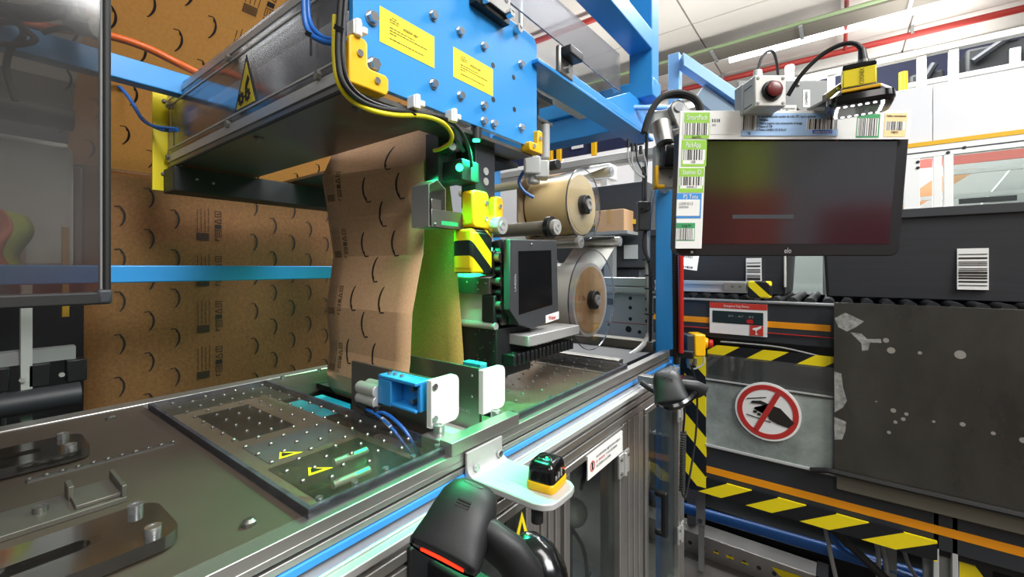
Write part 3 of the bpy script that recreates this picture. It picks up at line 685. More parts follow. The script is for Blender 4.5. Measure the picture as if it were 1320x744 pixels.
for i, (y0, y1, z0, z1) in enumerate(((0.446, 0.570, 1.6845, 1.745), (0.621, 0.746, 1.6865, 1.7475))):
    s_ = part('notice_sticker', MB().box(-0.6205, -0.6194, y0, y1, z0, z1), 'yel_st', pl)
    text('amazon ops', (-0.6194, y0 + 0.049, z0 + 0.040), UY, UZ, 0.008, 'ink', s_, w=0.033)
    lines((-0.6194, y0, z0), UY, UZ, [(0.024, 0.050, 0.012), (0.020, 0.046, 0.022), (0.020, 0.042, 0.020), (0.020, 0.032, 0.055), (0.020, 0.027, 0.087), (0.020, 0.022, 0.016), (0.020, 0.013, 0.078)], s_, 'ink', 0.0006, 0.0013)
bk = part('clamp_plate', MB().box(-0.620, -0.600, 0.668, 0.782, 1.856, 1.96), 'black_m', t, 0.001, label='black clamp plate')
part('clamp_cover', MB().box(-0.600, -0.592, 0.70, 0.775, 1.868, 1.96), 'steel', t, 0.001)
fixings(bk, 'bolt', [(-0.600, 0.690, 1.868), (-0.592, 0.765, 1.870)], (1, 0, 0), 0.009, 'bolt', 'socket', 0.014)
fixings(bk, 'slot_hole', [(-0.592, 0.735, 1.90), (-0.592, 0.76, 1.90)], (1, 0, 0), 0.007, 'black', 'hole')
# yellow corner bumpers
def lbump(y0, z0, a, bb, th, flip, parent):
    """L-shaped soft corner guard seen from the aisle"""
    s = -1 if flip else 1; X = -0.606
    P = [(0, 0), (a * 0.93, 0), (a, th * 0.3), (a, th * 0.85), (a * 0.92, th), (th * 1.12, th), (th, th * 1.12), (th, bb * 0.93), (th * 0.85, bb), (th * 0.2, bb), (0, bb * 0.92)]
    P = [(X, y0 + s * p, z0 + q) for p, q in P]
    if flip: P = P[::-1]
    o = part('corner_bumper', MB().prism(P, (0.026, 0, 0)), 'yellow', parent, 0.004, 3, label='yellow L-shaped corner bumper')
    fixings(o, 'screw', [(X, y0 + s * th * 0.55, z0 + bb * 0.66), (X, y0 + s * a * 0.68, z0 + th * 0.55)], (1, 0, 0), 0.0055, 'bolt', 'socket', 0.003)
lbump(0.380, 1.590, 0.075, 0.078, 0.034, False, t)
lbump(0.930, 1.592, 0.060, 0.058, 0.022, True, t)
for y, z in ((0.398, 1.678), (0.518, 1.598), (0.612, 1.600)):
    part('cable_clip', MB().box(-0.622, -0.603, y - 0.012, y + 0.004, z - 0.010, z + 0.012).cyl((-0.604, y - 0.004, z - 0.012), (-0.604, y - 0.004, z + 0.014), 0.006, seg=10).box(-0.615, -0.6, y + 0.004, y + 0.012, z - 0.004, z + 0.006), 'white', t, 0.001)

# cables on the cutting head
def cable(name, label, pts, r, m, ties=(), group=None):
    o = part(name, MB().tube(pts, r, 10, 6), m, None, label=label, cat='cable', group=group)
    for p in ties: part('cable_tie', MB().cyl(Vector(p) - Vector((0.002, 0, 0.003)), Vector(p) + Vector((0.002, 0, 0.003)), r * 1.7, seg=10), 'black', o)
    return o
cable('yellow_cable', 'yellow cable looping beneath the blue end plate', [(-0.61, 0.359, 1.684), (-0.611, 0.359, 1.625), (-0.606, 0.362, 1.584), (-0.605, 0.382, 1.563), (-0.606, 0.419, 1.557), (-0.611, 0.472, 1.565), (-0.608, 0.531, 1.579), (-0.609, 0.58, 1.581), (-0.616, 0.612, 1.569), (-0.633, 0.625, 1.556), (-0.67, 0.634, 1.552), (-0.703, 0.647, 1.557)], 0.0042, 'cabley')
cable('black_cable', 'thick black cable hanging down past the yellow corner bumper', [(-0.593, 0.36, 1.725), (-0.597, 0.357, 1.655), (-0.597, 0.357, 1.609), (-0.595, 0.364, 1.578), (-0.599, 0.393, 1.564), (-0.609, 0.442, 1.567), (-0.613, 0.508, 1.58), (-0.615, 0.576, 1.593), (-0.62, 0.634, 1.587), (-0.63, 0.677, 1.558), (-0.638, 0.696, 1.521)], 0.0042, 'black_r', [(-0.596, 0.357, 1.659), (-0.611, 0.51, 1.577)])
cable('black_cable', 'second black cable running parallel inside the yellow one', [(-0.591, 0.367, 1.728), (-0.595, 0.364, 1.658), (-0.596, 0.364, 1.611), (-0.598, 0.375, 1.583), (-0.605, 0.407, 1.572), (-0.613, 0.458, 1.574), (-0.621, 0.533, 1.586), (-0.625, 0.606, 1.58), (-0.638, 0.671, 1.55)], 0.0034, 'black')
cable('blue_cable', 'blue cable bundle in front of the clear box, upper end', [(-0.683, 0.348, 1.755), (-0.681, 0.349, 1.699), (-0.668, 0.353, 1.671), (-0.64, 0.362, 1.654), (-0.612, 0.371, 1.647)], 0.0045, 'cableb', [(-0.67, 0.352, 1.672)])
cable('blue_cable', 'second strand of the upper blue cable bundle', [(-0.687, 0.357, 1.761), (-0.686, 0.358, 1.708), (-0.667, 0.361, 1.678), (-0.641, 0.367, 1.661), (-0.612, 0.377, 1.657)], 0.0040, 'cableb')
cable('blue_cable', 'blue cable pair hanging beside the yellow end plate, outer strand', [(-1.643, 0.286, 1.836), (-1.613, 0.308, 1.801), (-1.575, 0.324, 1.753), (-1.545, 0.334, 1.714), (-1.492, 0.349, 1.688), (-1.408, 0.376, 1.672)], 0.0045, 'cableb', [(-1.439, 0.365, 1.673)])
cable('blue_cable', 'blue cable pair hanging beside the yellow end plate, inner strand', [(-1.647, 0.295, 1.829), (-1.617, 0.317, 1.791), (-1.581, 0.332, 1.739), (-1.531, 0.345, 1.702), (-1.463, 0.359, 1.675), (-1.406, 0.377, 1.668)], 0.0042, 'cableb')

# ================================================================== KRAFT PAPER
def rowlerp(rows, z):
    for A, B in zip(rows, rows[1:]):
        if A[0] >= z >= B[0]:
            f = (A[0] - z) / (A[0] - B[0]); return [a + (b_ - a) * f for a, b_ in zip(A, B)]
    return rows[0] if z > rows[0][0] else rows[-1]
FW = [(1.66, 0.640, 0.700), (1.605, 0.621, 0.680), (1.537, 0.592, 0.650), (1.528, 0.592, 0.650), (1.43, 0.609, 0.654), (1.422, 0.608, 0.652), (1.33, 0.623, 0.648), (1.322, 0.621, 0.645), (1.20, 0.603, 0.617), (1.09, 0.612, 0.611), (1.03, 0.604, 0.600), (0.99, 0.610, 0.610), (0.965, 0.630, 0.632), (0.955, 0.66, 0.66)]
FX0, FX1 = -1.065, -0.742
def fw(x, z):
    r = rowlerp(FW, z); f = (x - FX0) / (FX1 - FX0)
    return Vector((x, r[1] + (r[2] - r[1]) * f, z))
zs = sorted({r[0] for r in FW} | {1.66 - 0.0175 * k for k in range(41)}, reverse=True)
zs = [z for z in zs if z >= 0.955]
b = MB(); I = [[b.v(fw(FX0 + (FX1 - FX0) * k / 6, z)) for k in range(7)] for z in zs]
for A, B in zip(I, I[1:]):
    for k in range(6): b.F.append([A[k], B[k], B[k + 1], A[k + 1]])
t = part('kraft_web', b, 'kraft', None, label='brown kraft paper web printed with smile arrows hanging below the cutting head', cat='paper', sharp=4)
sm = t.modifiers.new('thick', 'SOLIDIFY'); sm.thickness = 0.0012; sm.offset = -1
b = MB(); lift = lambda x, z: fw(x, z) + Vector((0, -0.0009, 0))
for xa, xb, z0 in ((-0.812, -0.883, 1.519 - 0.028), (-0.850, -0.926, 1.590 - 0.028), (-0.918, -0.99, 1.519 - 0.028)):
    k = 0
    while z0 - 0.1325 * k > 1.02:
        z = z0 - 0.1325 * k
        if z < 1.58: smile(b, lift, xa + (xb - xa) * (z0 - z) / 0.5 * 0.95, z, 0.060, -1, -1)
        k += 1
part('smile_print', b, 'ink', t, kind='stuff')
b = MB()
for k in range(4): infoblock(b, lift, -1.043, 1.47 - 0.145 * k, 0.72)
part('info_print', b, mat('faded_print', '#6a5136', 0.8), t, kind='stuff')
BW = [(1.66, 0.686), (1.60, 0.692), (1.385, 0.735), (1.06, 0.762), (0.98, 0.765)]
b = MB().grid(lambda u, v: Vector((-1.05 + (0.325 + 0.002 * math.sin(9 * v)) * u, rowlerp(BW, 1.66 - 0.68 * v)[1], 1.66 - 0.68 * v)), 6, 30)
t = part('kraft_web', b, 'kraft_in', None, label='plain fibrous brown paper web hanging behind the printed one', cat='paper', sharp=20)
sm = t.modifiers.new('thick', 'SOLIDIFY'); sm.thickness = 0.0012
# wall of paper at the far side
XS = -1.78
def sheet(y, z):
    if z <= 1.60: return Vector((XS + 0.006 * math.sin(7 * y + 4 * z), y, z))
    s = z - 1.60; R_ = 0.07; A = math.radians(42)
    if s < R_ * A * 1.0:
        a = s / R_; return Vector((XS - 0.012 + R_ * (1 - math.cos(a)), y, 1.60 + R_ * math.sin(a)))
    d = s - R_ * A
    return Vector((XS - 0.012 + R_ * (1 - math.cos(A)) + d * math.sin(A), y, 1.60 + R_ * math.sin(A) + d * math.cos(A)))
def sheet_part(y0, z0, z1, m, label):
    q = MB().grid(lambda u, v: sheet(y0 + (1.25 - y0) * u, z0 + (z1 - z0) * v), 16, max(8, int((z1 - z0) / 0.018)))
    o = part('kraft_sheet', q, m, None, label=label, cat='paper', sharp=30)
    return o
LY = 0.250
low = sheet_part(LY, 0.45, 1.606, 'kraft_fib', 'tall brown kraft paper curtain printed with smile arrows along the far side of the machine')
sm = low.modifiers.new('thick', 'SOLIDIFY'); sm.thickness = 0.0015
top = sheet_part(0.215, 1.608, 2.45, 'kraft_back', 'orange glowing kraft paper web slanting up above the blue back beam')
lift = lambda y, z: sheet(y, z) + Vector((0.0028, 0, -0.0014 if z > 1.6 else 0))
for par, za, zb in ((low, 0.5, 1.60), (top, 1.60, 2.4)):
    b = MB()
    for y, zt in ((0.2, 1.489), (0.265, 1.422), (0.335, 1.489), (0.4065, 1.422), (0.4747, 1.492), (0.723, 1.427), (0.794, 1.4945), (0.866, 1.43), (0.935, 1.49), (1.01, 1.43), (1.16, 1.45)):
        if y < 0.3 and par is low: continue
        for k in range(-7, 8):
            z = zt - 0.1325 * k - 0.028
            if za + 0.03 < z < zb - 0.035: smile(b, lift, y - 0.006, z, 0.062, 1, 1)
    part('smile_print', b, 'ink', par, kind='stuff')
    b = MB()
    for k in range(-6, 7):
        z = 1.395 - 0.1615 * k
        if za < z < zb - 0.13: infoblock(b, lift, 0.548, z, 1.05)
    part('info_print', b, 'ink', par, kind='stuff')

# ================================================================== BLUE STEEL FRAME
t = thing('machine_gantry', (-0.52, 1.64, 0), 'bright blue welded steel frame of posts and beams standing around the machine', 'frame')
part('post', MB().box(-0.550, -0.480, 1.62, 1.70, 0.0, 1.82), 'blue', t, 0.004)
part('upper_post', MB().box(-0.645, -0.555, 1.60, 1.675, 2.010, 2.9), 'blue', t, 0.004)
part('upper_beam', MB().box(-0.643, -0.555, 0.80, 1.606, 2.120, 2.192), 'blue', t, 0.004)
part('lower_beam', MB().box(-0.690, -0.600, 0.90, 1.75, 1.818, 1.828), 'blue', t, 0.002)
part('beam_flange', MB().box(-0.606, -0.600, 1.02, 1.70, 1.828, 1.850), 'blue', t, 0.001)
part('corner_beam', MB().box(-1.30, -0.552, 1.60, 1.69, 1.948, 2.016), 'blue', t, 0.004)
part('gusset', MB().prism([(-0.61, 1.30, 1.85), (-0.61, 1.70, 1.85), (-0.61, 1.70, 1.946), (-0.61, 1.52, 1.946)], (0.02, 0, 0)), 'blue', t, 0.001)
part('back_beam', MB().box(-1.35, -0.70, 1.62, 1.72, 1.850, 1.948), 'blue', t, 0.004)
part('tie_rod', MB().cyl((-0.64, 1.55, 1.905), (-0.50, 1.66, 1.905), 0.010, seg=12), 'blue2', t)
part('back_rail', MB().box(-1.44, -1.40, -0.60, 1.7, 1.764, 1.822), 'blue', t, 0.003)
part('back_rail', MB().box(-1.47, -1.43, -0.30, 1.7, 1.263, 1.307), 'blue', t, 0.003)
part('back_post', MB().box(-1.44, -1.36, 1.62, 1.70, 0.0, 2.1), 'blue', t, 0.004)
for z0, z1 in ((1.735, 1.745), (1.80, 1.818)): part('steel_bracket', MB().box(-0.76, -0.70, 1.05, 1.13, z0, z1), 'steel', t, 0.001)
part('steel_rod', MB().cyl((-0.73, 1.09, 1.745), (-0.73, 1.09, 1.84), 0.006, seg=8), 'steel', t)

# clear cover over the upper belt
t = thing('top_cover', (-0.62, 1.1, 1.9), 'clear acrylic cover along the blue beams above the label rolls', 'cover')
part('upright_sheet', MB().prism([(-0.600, 0.78, 1.911), (-0.600, 1.413, 1.911), (-0.600, 1.408, 2.037), (-0.600, 1.0, 2.021), (-0.600, 0.78, 2.021)], (0.005, 0, 0)), 'acryl_b', t)
part('lower_sheet', MB().box(-0.760, -0.600, 0.78, 1.413, 1.905, 1.911), 'acryl', t)
part('bent_edge', MB().cyl((-0.600, 0.78, 1.908), (-0.600, 1.413, 1.908), 0.0018, seg=8), 'acryl_e', t)
part('belt_side', MB().box(-0.78, -0.70, 0.80, 1.45, 1.86, 1.90), 'alu_w', t, 0.002)
k_ = part('latch', MB().box(-0.612, -0.596, 1.00, 1.075, 1.826, 1.905), 'steel', t, 0.006, label='steel latch plate with black knob')
part('knob', MB().box(-0.60, -0.565, 1.005, 1.075, 1.872, 1.898), 'black', k_, 0.004)
fixings(k_, 'bolt', [(-0.596, 1.04, 1.85)], (1, 0, 0), 0.010, 'bolt', 'socket', 0.008)
# ================================================================== LABEL PRINT STATION
t = thing('label_applicator', (-0.75, 0.85, 1.06), 'black and grey label printer head lit green with a dark display panel', 'label printer')
part('column', MB().box(-0.705, -0.660, 0.733, 0.802, 1.44, 1.60), 'dark', t, 0.001)
fixings(t, 'screw', [(-0.660, 0.768, 1.527), (-0.660, 0.768, 1.503)], (1, 0, 0), 0.009, 'alu_w', 'socket', 0.002)
for y0, s in ((0.700, 1),):
    P = [(0.702, 1.396), (0.712, 1.390), (0.800, 1.388), (0.810, 1.396), (0.810, 1.462), (0.803, 1.470), (0.786, 1.470), (0.780, 1.462), (0.780, 1.420), (0.757, 1.418), (0.757, 1.466), (0.750, 1.474), (0.708, 1.474), (0.702, 1.468)]
    u_ = part('corner_bumper', MB().prism([(-0.640, y, z) for y, z in P], (0.035, 0, 0)), 'yellow', t, 0.004, 3, label='yellow U-shaped bumper')
    fixings(u_, 'screw', [(-0.640, 0.746, 1.448), (-0.640, 0.746, 1.412), (-0.640, 0.796, 1.446), (-0.640, 0.796, 1.412)], (1, 0, 0), 0.0052, 'bolt', 'socket', 0.003)
PT = [(0.606, 1.386), (0.655, 1.386), (0.655, 1.470), (0.630, 1.488), (0.606, 1.474)]
b = MB(); X0, X1 = -0.730, -0.676
I = [(0.608, 1.388), (0.653, 1.388), (0.653, 1.469), (0.630, 1.4855), (0.608, 1.4725)]
O_ = [[b.v((x, y, z)) for y, z in PT] for x in (X1, X0)]; N_ = [[b.v((x, y, z)) for y, z in I] for x in (X1, X0)]
for k in range(5):
    j = (k + 1) % 5
    b.F += [[O_[0][k], O_[0][j], N_[0][j], N_[0][k]], [O_[0][j], O_[0][k], O_[1][k], O_[1][j]], [N_[0][k], N_[0][j], N_[1][j], N_[1][k]]]
part('house_profile', b, 'alu', t)
part('bracket_bar', MB().box(-0.690, -0.674, 0.612, 0.706, 1.386, 1.424).box(-0.690, -0.674, 0.612, 0.640, 1.424, 1.445), 'steel', t, 0.001)
part('bar_slot', MB().box(-0.6745, -0.6735, 0.640, 0.690, 1.392, 1.401), mat('green_slot', '#3cd482', 0.4), t)
fixings(t, 'screw', [(-0.674, 0.622, 1.392)], (1, 0, 0), 0.004, 'steel', 'stud')
# taped guard
part('taped_guard', MB().box(-0.700, -0.640, 0.700, 0.770, 1.288, 1.382).box(-0.696, -0.642, 0.698, 0.762, 1.296, 1.388), hazard('wrapped_hazard_tape', 1, 0.075, 2, 1.1, off=0.045), t, 0.006, 3, label='guard wrapped in black and yellow tape')
# green lit backing sheets and rollers, behind the plain web
part('liner_sheet', MB().box(-1.0, -0.672, 0.806, 0.809, 1.285, 1.405), 'label', t)
arc = [(0.806, 1.300), (0.800, 1.290), (0.790, 1.283), (0.775, 1.279)]
b = MB()
I = [(b.v((-1.0, y, z)), b.v((-0.652, y, z))) for y, z in arc]
for A, B in zip(I, I[1:]): b.F.append([A[0], B[0], B[1], A[1]])
q_ = part('peel_plate', b, 'label', t)
m_ = q_.modifiers.new('thick', 'SOLIDIFY'); m_.thickness = 0.003
part('side_bar', MB().box(-1.0, -0.655, 0.775, 0.786, 1.238, 1.276), 'steel_dk', t, 0.001)
fixings(t, 'screw', [(x, 0.775, z) for x, z in ((-0.76, 1.266), (-0.725, 1.266), (-0.69, 1.265), (-0.665, 1.264), (-0.76, 1.250), (-0.69, 1.249))], (0, -1, 0), 0.0026, 'bolt', 'stud')
part('label_sheet', MB().prism([(-1.0, 0.800, 1.238), (-0.675, 0.800, 1.238), (-0.670, 0.790, 1.166), (-1.0, 0.790, 1.166)], (0, -0.003, 0)), 'label', t)
part('peel_roller', MB().cyl((-1.0, 0.783, 1.163), (-0.640, 0.783, 1.163), 0.009, seg=14), 'alu_w', t)
for i, (y, z, r) in enumerate(((0.784, 1.356, 0.012), (0.786, 1.325, 0.016), (0.788, 1.296, 0.012), (0.788, 1.268, 0.014), (0.790, 1.243, 0.011), (0.788, 1.212, 0.013), (0.790, 1.186, 0.010))):
    part('guide_roller', MB().cyl((-0.67, y, z), (-0.632, y, z), r * 0.6, seg=12).cyl((-0.640, y, z), (-0.626, y, z), r * 0.8, seg=14), 'steel' if i % 2 else 'black_m', t)
part('print_block', MB().box(-0.680, -0.640, 0.772, 0.80, 1.285, 1.340), 'black_g', t, 0.003)
part('print_block', MB().box(-0.680, -0.640, 0.776, 0.80, 1.172, 1.236), 'black_m', t, 0.003)
part('air_fitting', MB().cyl((-0.70, 0.765, 1.325), (-0.655, 0.765, 1.325), 0.008, seg=12), 'alu_w', t)
part('air_fitting', MB().cyl((-0.70, 0.780, 1.365), (-0.655, 0.780, 1.365), 0.006, seg=12), 'alu_w', t)
part('printer_body', MB().box(-0.78, -0.618, 0.812, 0.985, 1.165, 1.365), 'black_m', t, 0.003)
part('frame_plate', MB().box(-0.640, -0.632, 0.795, 0.82, 1.165, 1.368), 'steel_dk', t, 0.001)
P = [(0.783, 1.204), (0.820, 1.166), (0.880, 1.150), (0.998, 1.174), (0.990, 1.374), (0.783, 1.366)]
dp = part('display_panel', MB().prism([(-0.600, y, z) for y, z in P], (0.018, 0, 0)), 'dark2', t, 0.0015, label='dark grey display panel')
part('screen', MB().prism([(-0.5992, y, z) for y, z in ((0.818, 1.190), (0.966, 1.204), (0.960, 1.347), (0.816, 1.340))], (0.001, 0, 0)), 'black_g', dp)
part('maker_label', MB().prism([(-0.5990, y, z) for y, z in ((0.934, 1.158), (0.999, 1.164), (0.999, 1.184), (0.934, 1.178))], (0.001, 0, 0)), 'white_p', dp)
text('Weber', (-0.5990, 0.946, 1.165), UY, UZ, 0.016, 'red', dp, w=0.036)
text('LA4050e', (-0.6, 0.806, 1.245), UZ, -UY, 0.010, 'lgrey', dp, w=0.04)
fixings(dp, 'screw', [(-0.600, 0.870, 1.358)], (1, 0, 0), 0.003, 'steel', 'stud')
part('lower_case', MB().box(-1.0, -0.637, 0.780, 0.92, 1.04, 1.156), 'black_m', t, 0.001, label='black perforated case')
rnd = random.Random(2)
fixings(t, 'rivet', [(-0.74 + rnd.random() * 0.10, 0.780, 1.05 + rnd.random() * 0.10) for _ in range(18)], (0, -1, 0), 0.0013, 'steel', 'stud')
part('slide_rail', MB().box(-0.66, -0.58, 0.83, 1.08, 1.115, 1.140), 'alu_w', t, 0.002)
b = MB()
for k in range(16): b.box(-0.635, -0.60, 0.80 + k * 0.018, 0.812 + k * 0.018, 1.070, 1.098)
part('cable_chain', b, 'black', t, 0.003)
part('sensor_eye', MB().cyl((-0.70, 0.675, 1.565), (-0.672, 0.668, 1.565), 0.012, seg=14).box(-0.74, -0.70, 0.655, 0.71, 1.49, 1.60), 'black_m', t)
part('sensor_lens', MB().cyl((-0.672, 0.668, 1.565), (-0.668, 0.667, 1.565), 0.009, seg=14), 'steel', t)
part('status_lamp', MB().ball((-0.645, 0.665, 1.515), 0.0080), 'led_g', t)
part('status_lamp', MB().ball((-1.09, 0.745, 1.12), 0.008), 'led_g', t)  # second lamp is added, to green the far paper sheet
part('added_lamp_holder', MB().box(-1.11, -1.07, 0.750, 0.80, 1.02, 1.16), 'black_m', t)
part('added_bracket_lamp', MB().box(-0.716, -0.702, 0.752, 0.768, 1.360, 1.40), 'black', t)  # body of the added green lamp under the bracket
part('lamp_body', MB().box(-0.70, -0.642, 0.669, 0.725, 1.490, 1.535), 'black_m', t, 0.002)
part('belt_plate', MB().box(-0.95, -0.70, 0.78, 0.95, 1.575, 1.587), 'black_m', t)

# rollers of the label path
def roller(y, z, r, x0, x1, label, m, collar=False):
    o = thing('web_roller', ((x0 + x1) / 2, y, z - r), label, 'roller', 'rollers of the label path')
    part('barrel', MB().cyl((x0, y, z), (x1 - 0.012, y, z), r * 0.95, seg=22), m, o)
    part('end_cap', MB().cyl((x1 - 0.012, y, z), (x1, y, z), r, seg=22).pipe((x1, y, z), (x1 + 0.002, y, z), r * 0.5, r * 0.3, 14), 'alu_w', o)
    if collar: part('collar', MB().pipe((x1 - 0.03, y, z), (x1 - 0.016, y, z), r * 1.45, r * 0.9, 22), 'black', o)
roller(0.775, 1.398, 0.020, -0.90, -0.615, 'short pale roller end just below the yellow U-shaped bumper', 'alu')
roller(1.010, 1.412, 0.021, -0.95, -0.610, 'long grey roller with a black collar above the display panel', mat('rubber_roller', '#6d6a5f', 0.5), True)
roller(1.155, 1.379, 0.019, -0.95, -0.615, 'pale roller right of the black collared one with label web over it', 'alu')
roller(1.446, 1.395, 0.017, -0.95, -0.615, 'small far roller beneath the upper label roll near the blue post', 'alu')
# lower roll, upper roll
def roll(yc, zc, R, rk, ri, x0, x1, name, label, m_out, m_side, flange, fm, oct_=False):
    o = thing(name, ((x0 + x1) / 2, yc, zc - R), label, 'label roll', 'label rolls on the printer')
    part('winding', MB().cyl((x0 + 0.006, yc, zc), (x1 - 0.006, yc, zc), rk, seg=56), m_out, o)
    part('roll_side', MB().pipe((x1 - 0.0062, yc, zc), (x1 - 0.0045, yc, zc), ri, 0.02, 48), m_side, o)
    part('clear_flange', MB().pipe((x1, yc, zc), (x1 + 0.003, yc, zc), R, 0.024, 64), 'acryl', o)
    part('flange_edge', MB().pipe((x1 - 0.0004, yc, zc), (x1 + 0.0034, yc, zc), R + 0.0012, R, 64), 'acryl_e', o)
    part('back_flange', MB().cyl((x0 - 0.004, yc, zc), (x0, yc, zc), flange, seg=8 if oct_ else 48, ph=PI / 8), fm, o)
    h = part('hub', MB().cyl((x1 - 0.02, yc, zc), (x1 + 0.016, yc, zc), 0.030, seg=28), 'black', o, 0.003)
    part('hub_core', MB().pipe((x1 + 0.016, yc, zc), (x1 + 0.022, yc, zc), 0.017, 0.009, 20).cyl((x1 + 0.012, yc, zc), (x1 + 0.018, yc, zc), 0.009, seg=14), 'alu_w', h)
    part('hub_screw', MB().cyl((x1 + 0.016, yc + 0.008, zc - 0.021), (x1 + 0.020, yc + 0.008, zc - 0.021), 0.004, seg=10), 'alu_w', h)
    return o
lr = roll(1.25, 1.199, 0.158, 0.118, 0.106, -0.80, -0.625, 'label_roll', 'lower white label roll with wooden coloured side behind a clear disc', 'label', 'wood', 0.150, mat('grey_flange', '#8d8e8e', 0.5))
text('76', (-0.6293, 1.185, 1.20), UY, UZ, 0.02, 'ink', lr, w=0.02, name='roll_print'); text('I', (-0.6293, 1.165, 1.20), UY, UZ, 0.025, 'ink', lr, name='roll_print')
roll(1.190, 1.495, 0.109, 0.092, 0.084, -0.79, -0.625, 'label_roll', 'upper tan liner roll with a black hub behind a clear disc', 'tan', 'tan', 0.128, mat('brown_flange', '#8f7c62', 0.6), True)
# label web between rollers and lower roll
b = MB()
wp = [(1.446, 1.412), (1.30, 1.40), (1.165, 1.398)]
def strip(pts, x0, x1): 
    q = MB()
    I = [(q.v((x0, y, z)), q.v((x1, y, z))) for y, z in pts]
    for A, B in zip(I, I[1:]): q.F.append([A[0], B[0], B[1], A[1]])
    return q
for pts, lb in (([(1.462, 1.400), (1.461, 1.388), (1.42, 1.36), (1.355, 1.31), (1.325, 1.29)], 'white label web running from the far roller down to the lower roll'), ([(1.446, 1.414), (1.155, 1.399)], 'white label web stretched flat between two rollers'), ([(1.20, 1.587), (1.395, 1.655)], 'translucent web rising from the upper roll to the long rod')):
    w_ = part('label_web', strip(pts, -0.80, -0.635), 'label', None, label=lb, cat='label web', group='webs of the label path')
    sm = w_.modifiers.new('thick', 'SOLIDIFY'); sm.thickness = 0.001
roller(1.40, 1.635, 0.017, -1.35, -0.625, 'long beige web rod crossing above the upper tan roll', mat('beige_web', '#c9c0a6', 0.5))

# air regulator
t = thing('air_regulator', (-0.733, 1.076, 1.552), 'grey air regulator with red cap and black knob below the blue plate', 'regulator')
R = facing(); Mx = Matrix.Translation((-0.733, 1.076, 1.613)) @ R.to_4x4()
part('body', MB(Mx).box(-0.03, 0.02, -0.035, 0.02, -0.03, 0.03).box(0.0, 0.045, -0.045, 0.01, -0.028, 0.025).cyl((0.0, -0.03, 0), (0.0, -0.06, 0), 0.018, seg=14), 'lgrey', t, 0.006)
part('red_cap', MB(Mx).cyl((-0.008, 0.02, 0), (-0.008, 0.045, 0), 0.016, seg=14), 'red', t, 0.002)
part('knob', MB(Mx).cyl((0.05, -0.005, 0.0), (0.072, -0.005, 0.02), 0.016, seg=18), 'black', t, 0.002)
part('hose', MB(Mx).tube([(-0.03, -0.02, 0), (-0.045, -0.05, 0), (-0.03, -0.08, 0), (0.0, -0.1, 0)], 0.005), 'cableb', t)
part('pipe', MB(Mx).cyl((0.035, 0.02, 0), (0.035, 0.12, 0), 0.013, seg=12), 'lgrey', t)

# cables up the blue post
t = thing('post_cables', (-0.60, 1.64, 1.0), 'pale conduit and black cables strapped to the blue post, with a small black box', 'cable')
part('conduit', MB().tube([(-0.569, 1.652, 1.598), (-0.583, 1.641, 1.467), (-0.586, 1.639, 1.287), (-0.581, 1.643, 1.138), (-0.583, 1.641, 1.048), (-0.6, 1.603, 0.998), (-0.623, 1.51, 0.969)], 0.010), 'cablew', t)
part('cable', MB().tube([(-0.567, 1.578, 1.864), (-0.583, 1.616, 1.731), (-0.589, 1.624, 1.614), (-0.589, 1.624, 1.376), (-0.575, 1.635, 1.287), (-0.575, 1.635, 1.02)], 0.006), 'black_r', t)
part('cable', MB().tube([(-0.596, 1.618, 1.689), (-0.596, 1.618, 1.549)], 0.005), 'black_r', t)
part('cable', MB().tube([(-0.592, 1.622, 1.436), (-0.594, 1.62, 1.376), (-0.58, 1.631, 1.332)], 0.006), 'black_r', t)
Mx = Matrix.Translation((-0.591, 1.61, 1.497)) @ R.to_4x4()
part('junction_box', MB(Mx).box(-0.025, 0.022, -0.055, 0.055, -0.02, 0.02), 'black', t, 0.004)
for p in ((-0.579, 1.594, 1.521), (-0.578, 1.633, 1.222), (-0.578, 1.633, 1.124), (-0.578, 1.633, 1.272), (-0.585, 1.627, 1.332)):
    part('cable_tie', MB().pipe(Vector(p) - UZ * 0.003, Vector(p) + UZ * 0.003, 0.018, 0.015, 14), 'black', t)
t = thing('sensor_cable_fan', (-0.595, 1.582, 1.644), 'thin pale sensor cables looping beneath the blue beam end', 'cable')
for a, d_ in ((810, 0), (815, 8), (819, 14), (826, 20)):
    P = [(-0.63, 1.555, 1.784), (-0.63, 1.555, 1.711), (-0.611, 1.57, 1.667), (-0.583, 1.591, 1.644)] if d_ == 0 else ([(-0.618, 1.564, 1.769), (-0.618, 1.564, 1.696), (-0.602, 1.577, 1.655), (-0.581, 1.592, 1.641)] if d_ == 8 else ([(-0.607, 1.573, 1.769), (-0.604, 1.575, 1.711), (-0.588, 1.587, 1.667), (-0.576, 1.596, 1.644)] if d_ == 14 else [(-0.593, 1.584, 1.76), (-0.583, 1.591, 1.725), (-0.576, 1.596, 1.69), (-0.574, 1.598, 1.649)]))
    part('cable', MB().tube(P, 0.0028), 'cablew' if d_ != 14 else 'black_r', t)
    part('plug', MB().cyl(P[0], Vector(P[0]) - UZ * 0.03, 0.006, seg=10), 'black', t)

# ================================================================== LEFT GUARD DOOR
t = thing('acrylic_guard', (-0.62, -0.15, 1.266), 'large smoky acrylic guard sheet with a pale edge strip hanging at the left', 'guard')
part('sheet', MB().box(-0.624, -0.618, -0.55, 0.100, 1.270, 2.4), 'acryl_d', t, 0.001)
part('edge_strip', MB().box(-0.626, -0.616, 0.0985, 0.104, 1.275, 2.4), 'grey', t, 0.003)
part('edge_seal', MB().box(-0.629, -0.613, 0.1005, 0.107, 1.272, 2.4), 'black_r', t, 0.002)
part('bottom_seal', MB().box(-0.629, -0.613, -0.55, 0.107, 1.262, 1.275), 'black_r', t, 0.002)
part('corner_clip', MB().box(-0.629, -0.612, 0.096, 0.108, 1.262, 1.278), 'dark', t, 0.003)

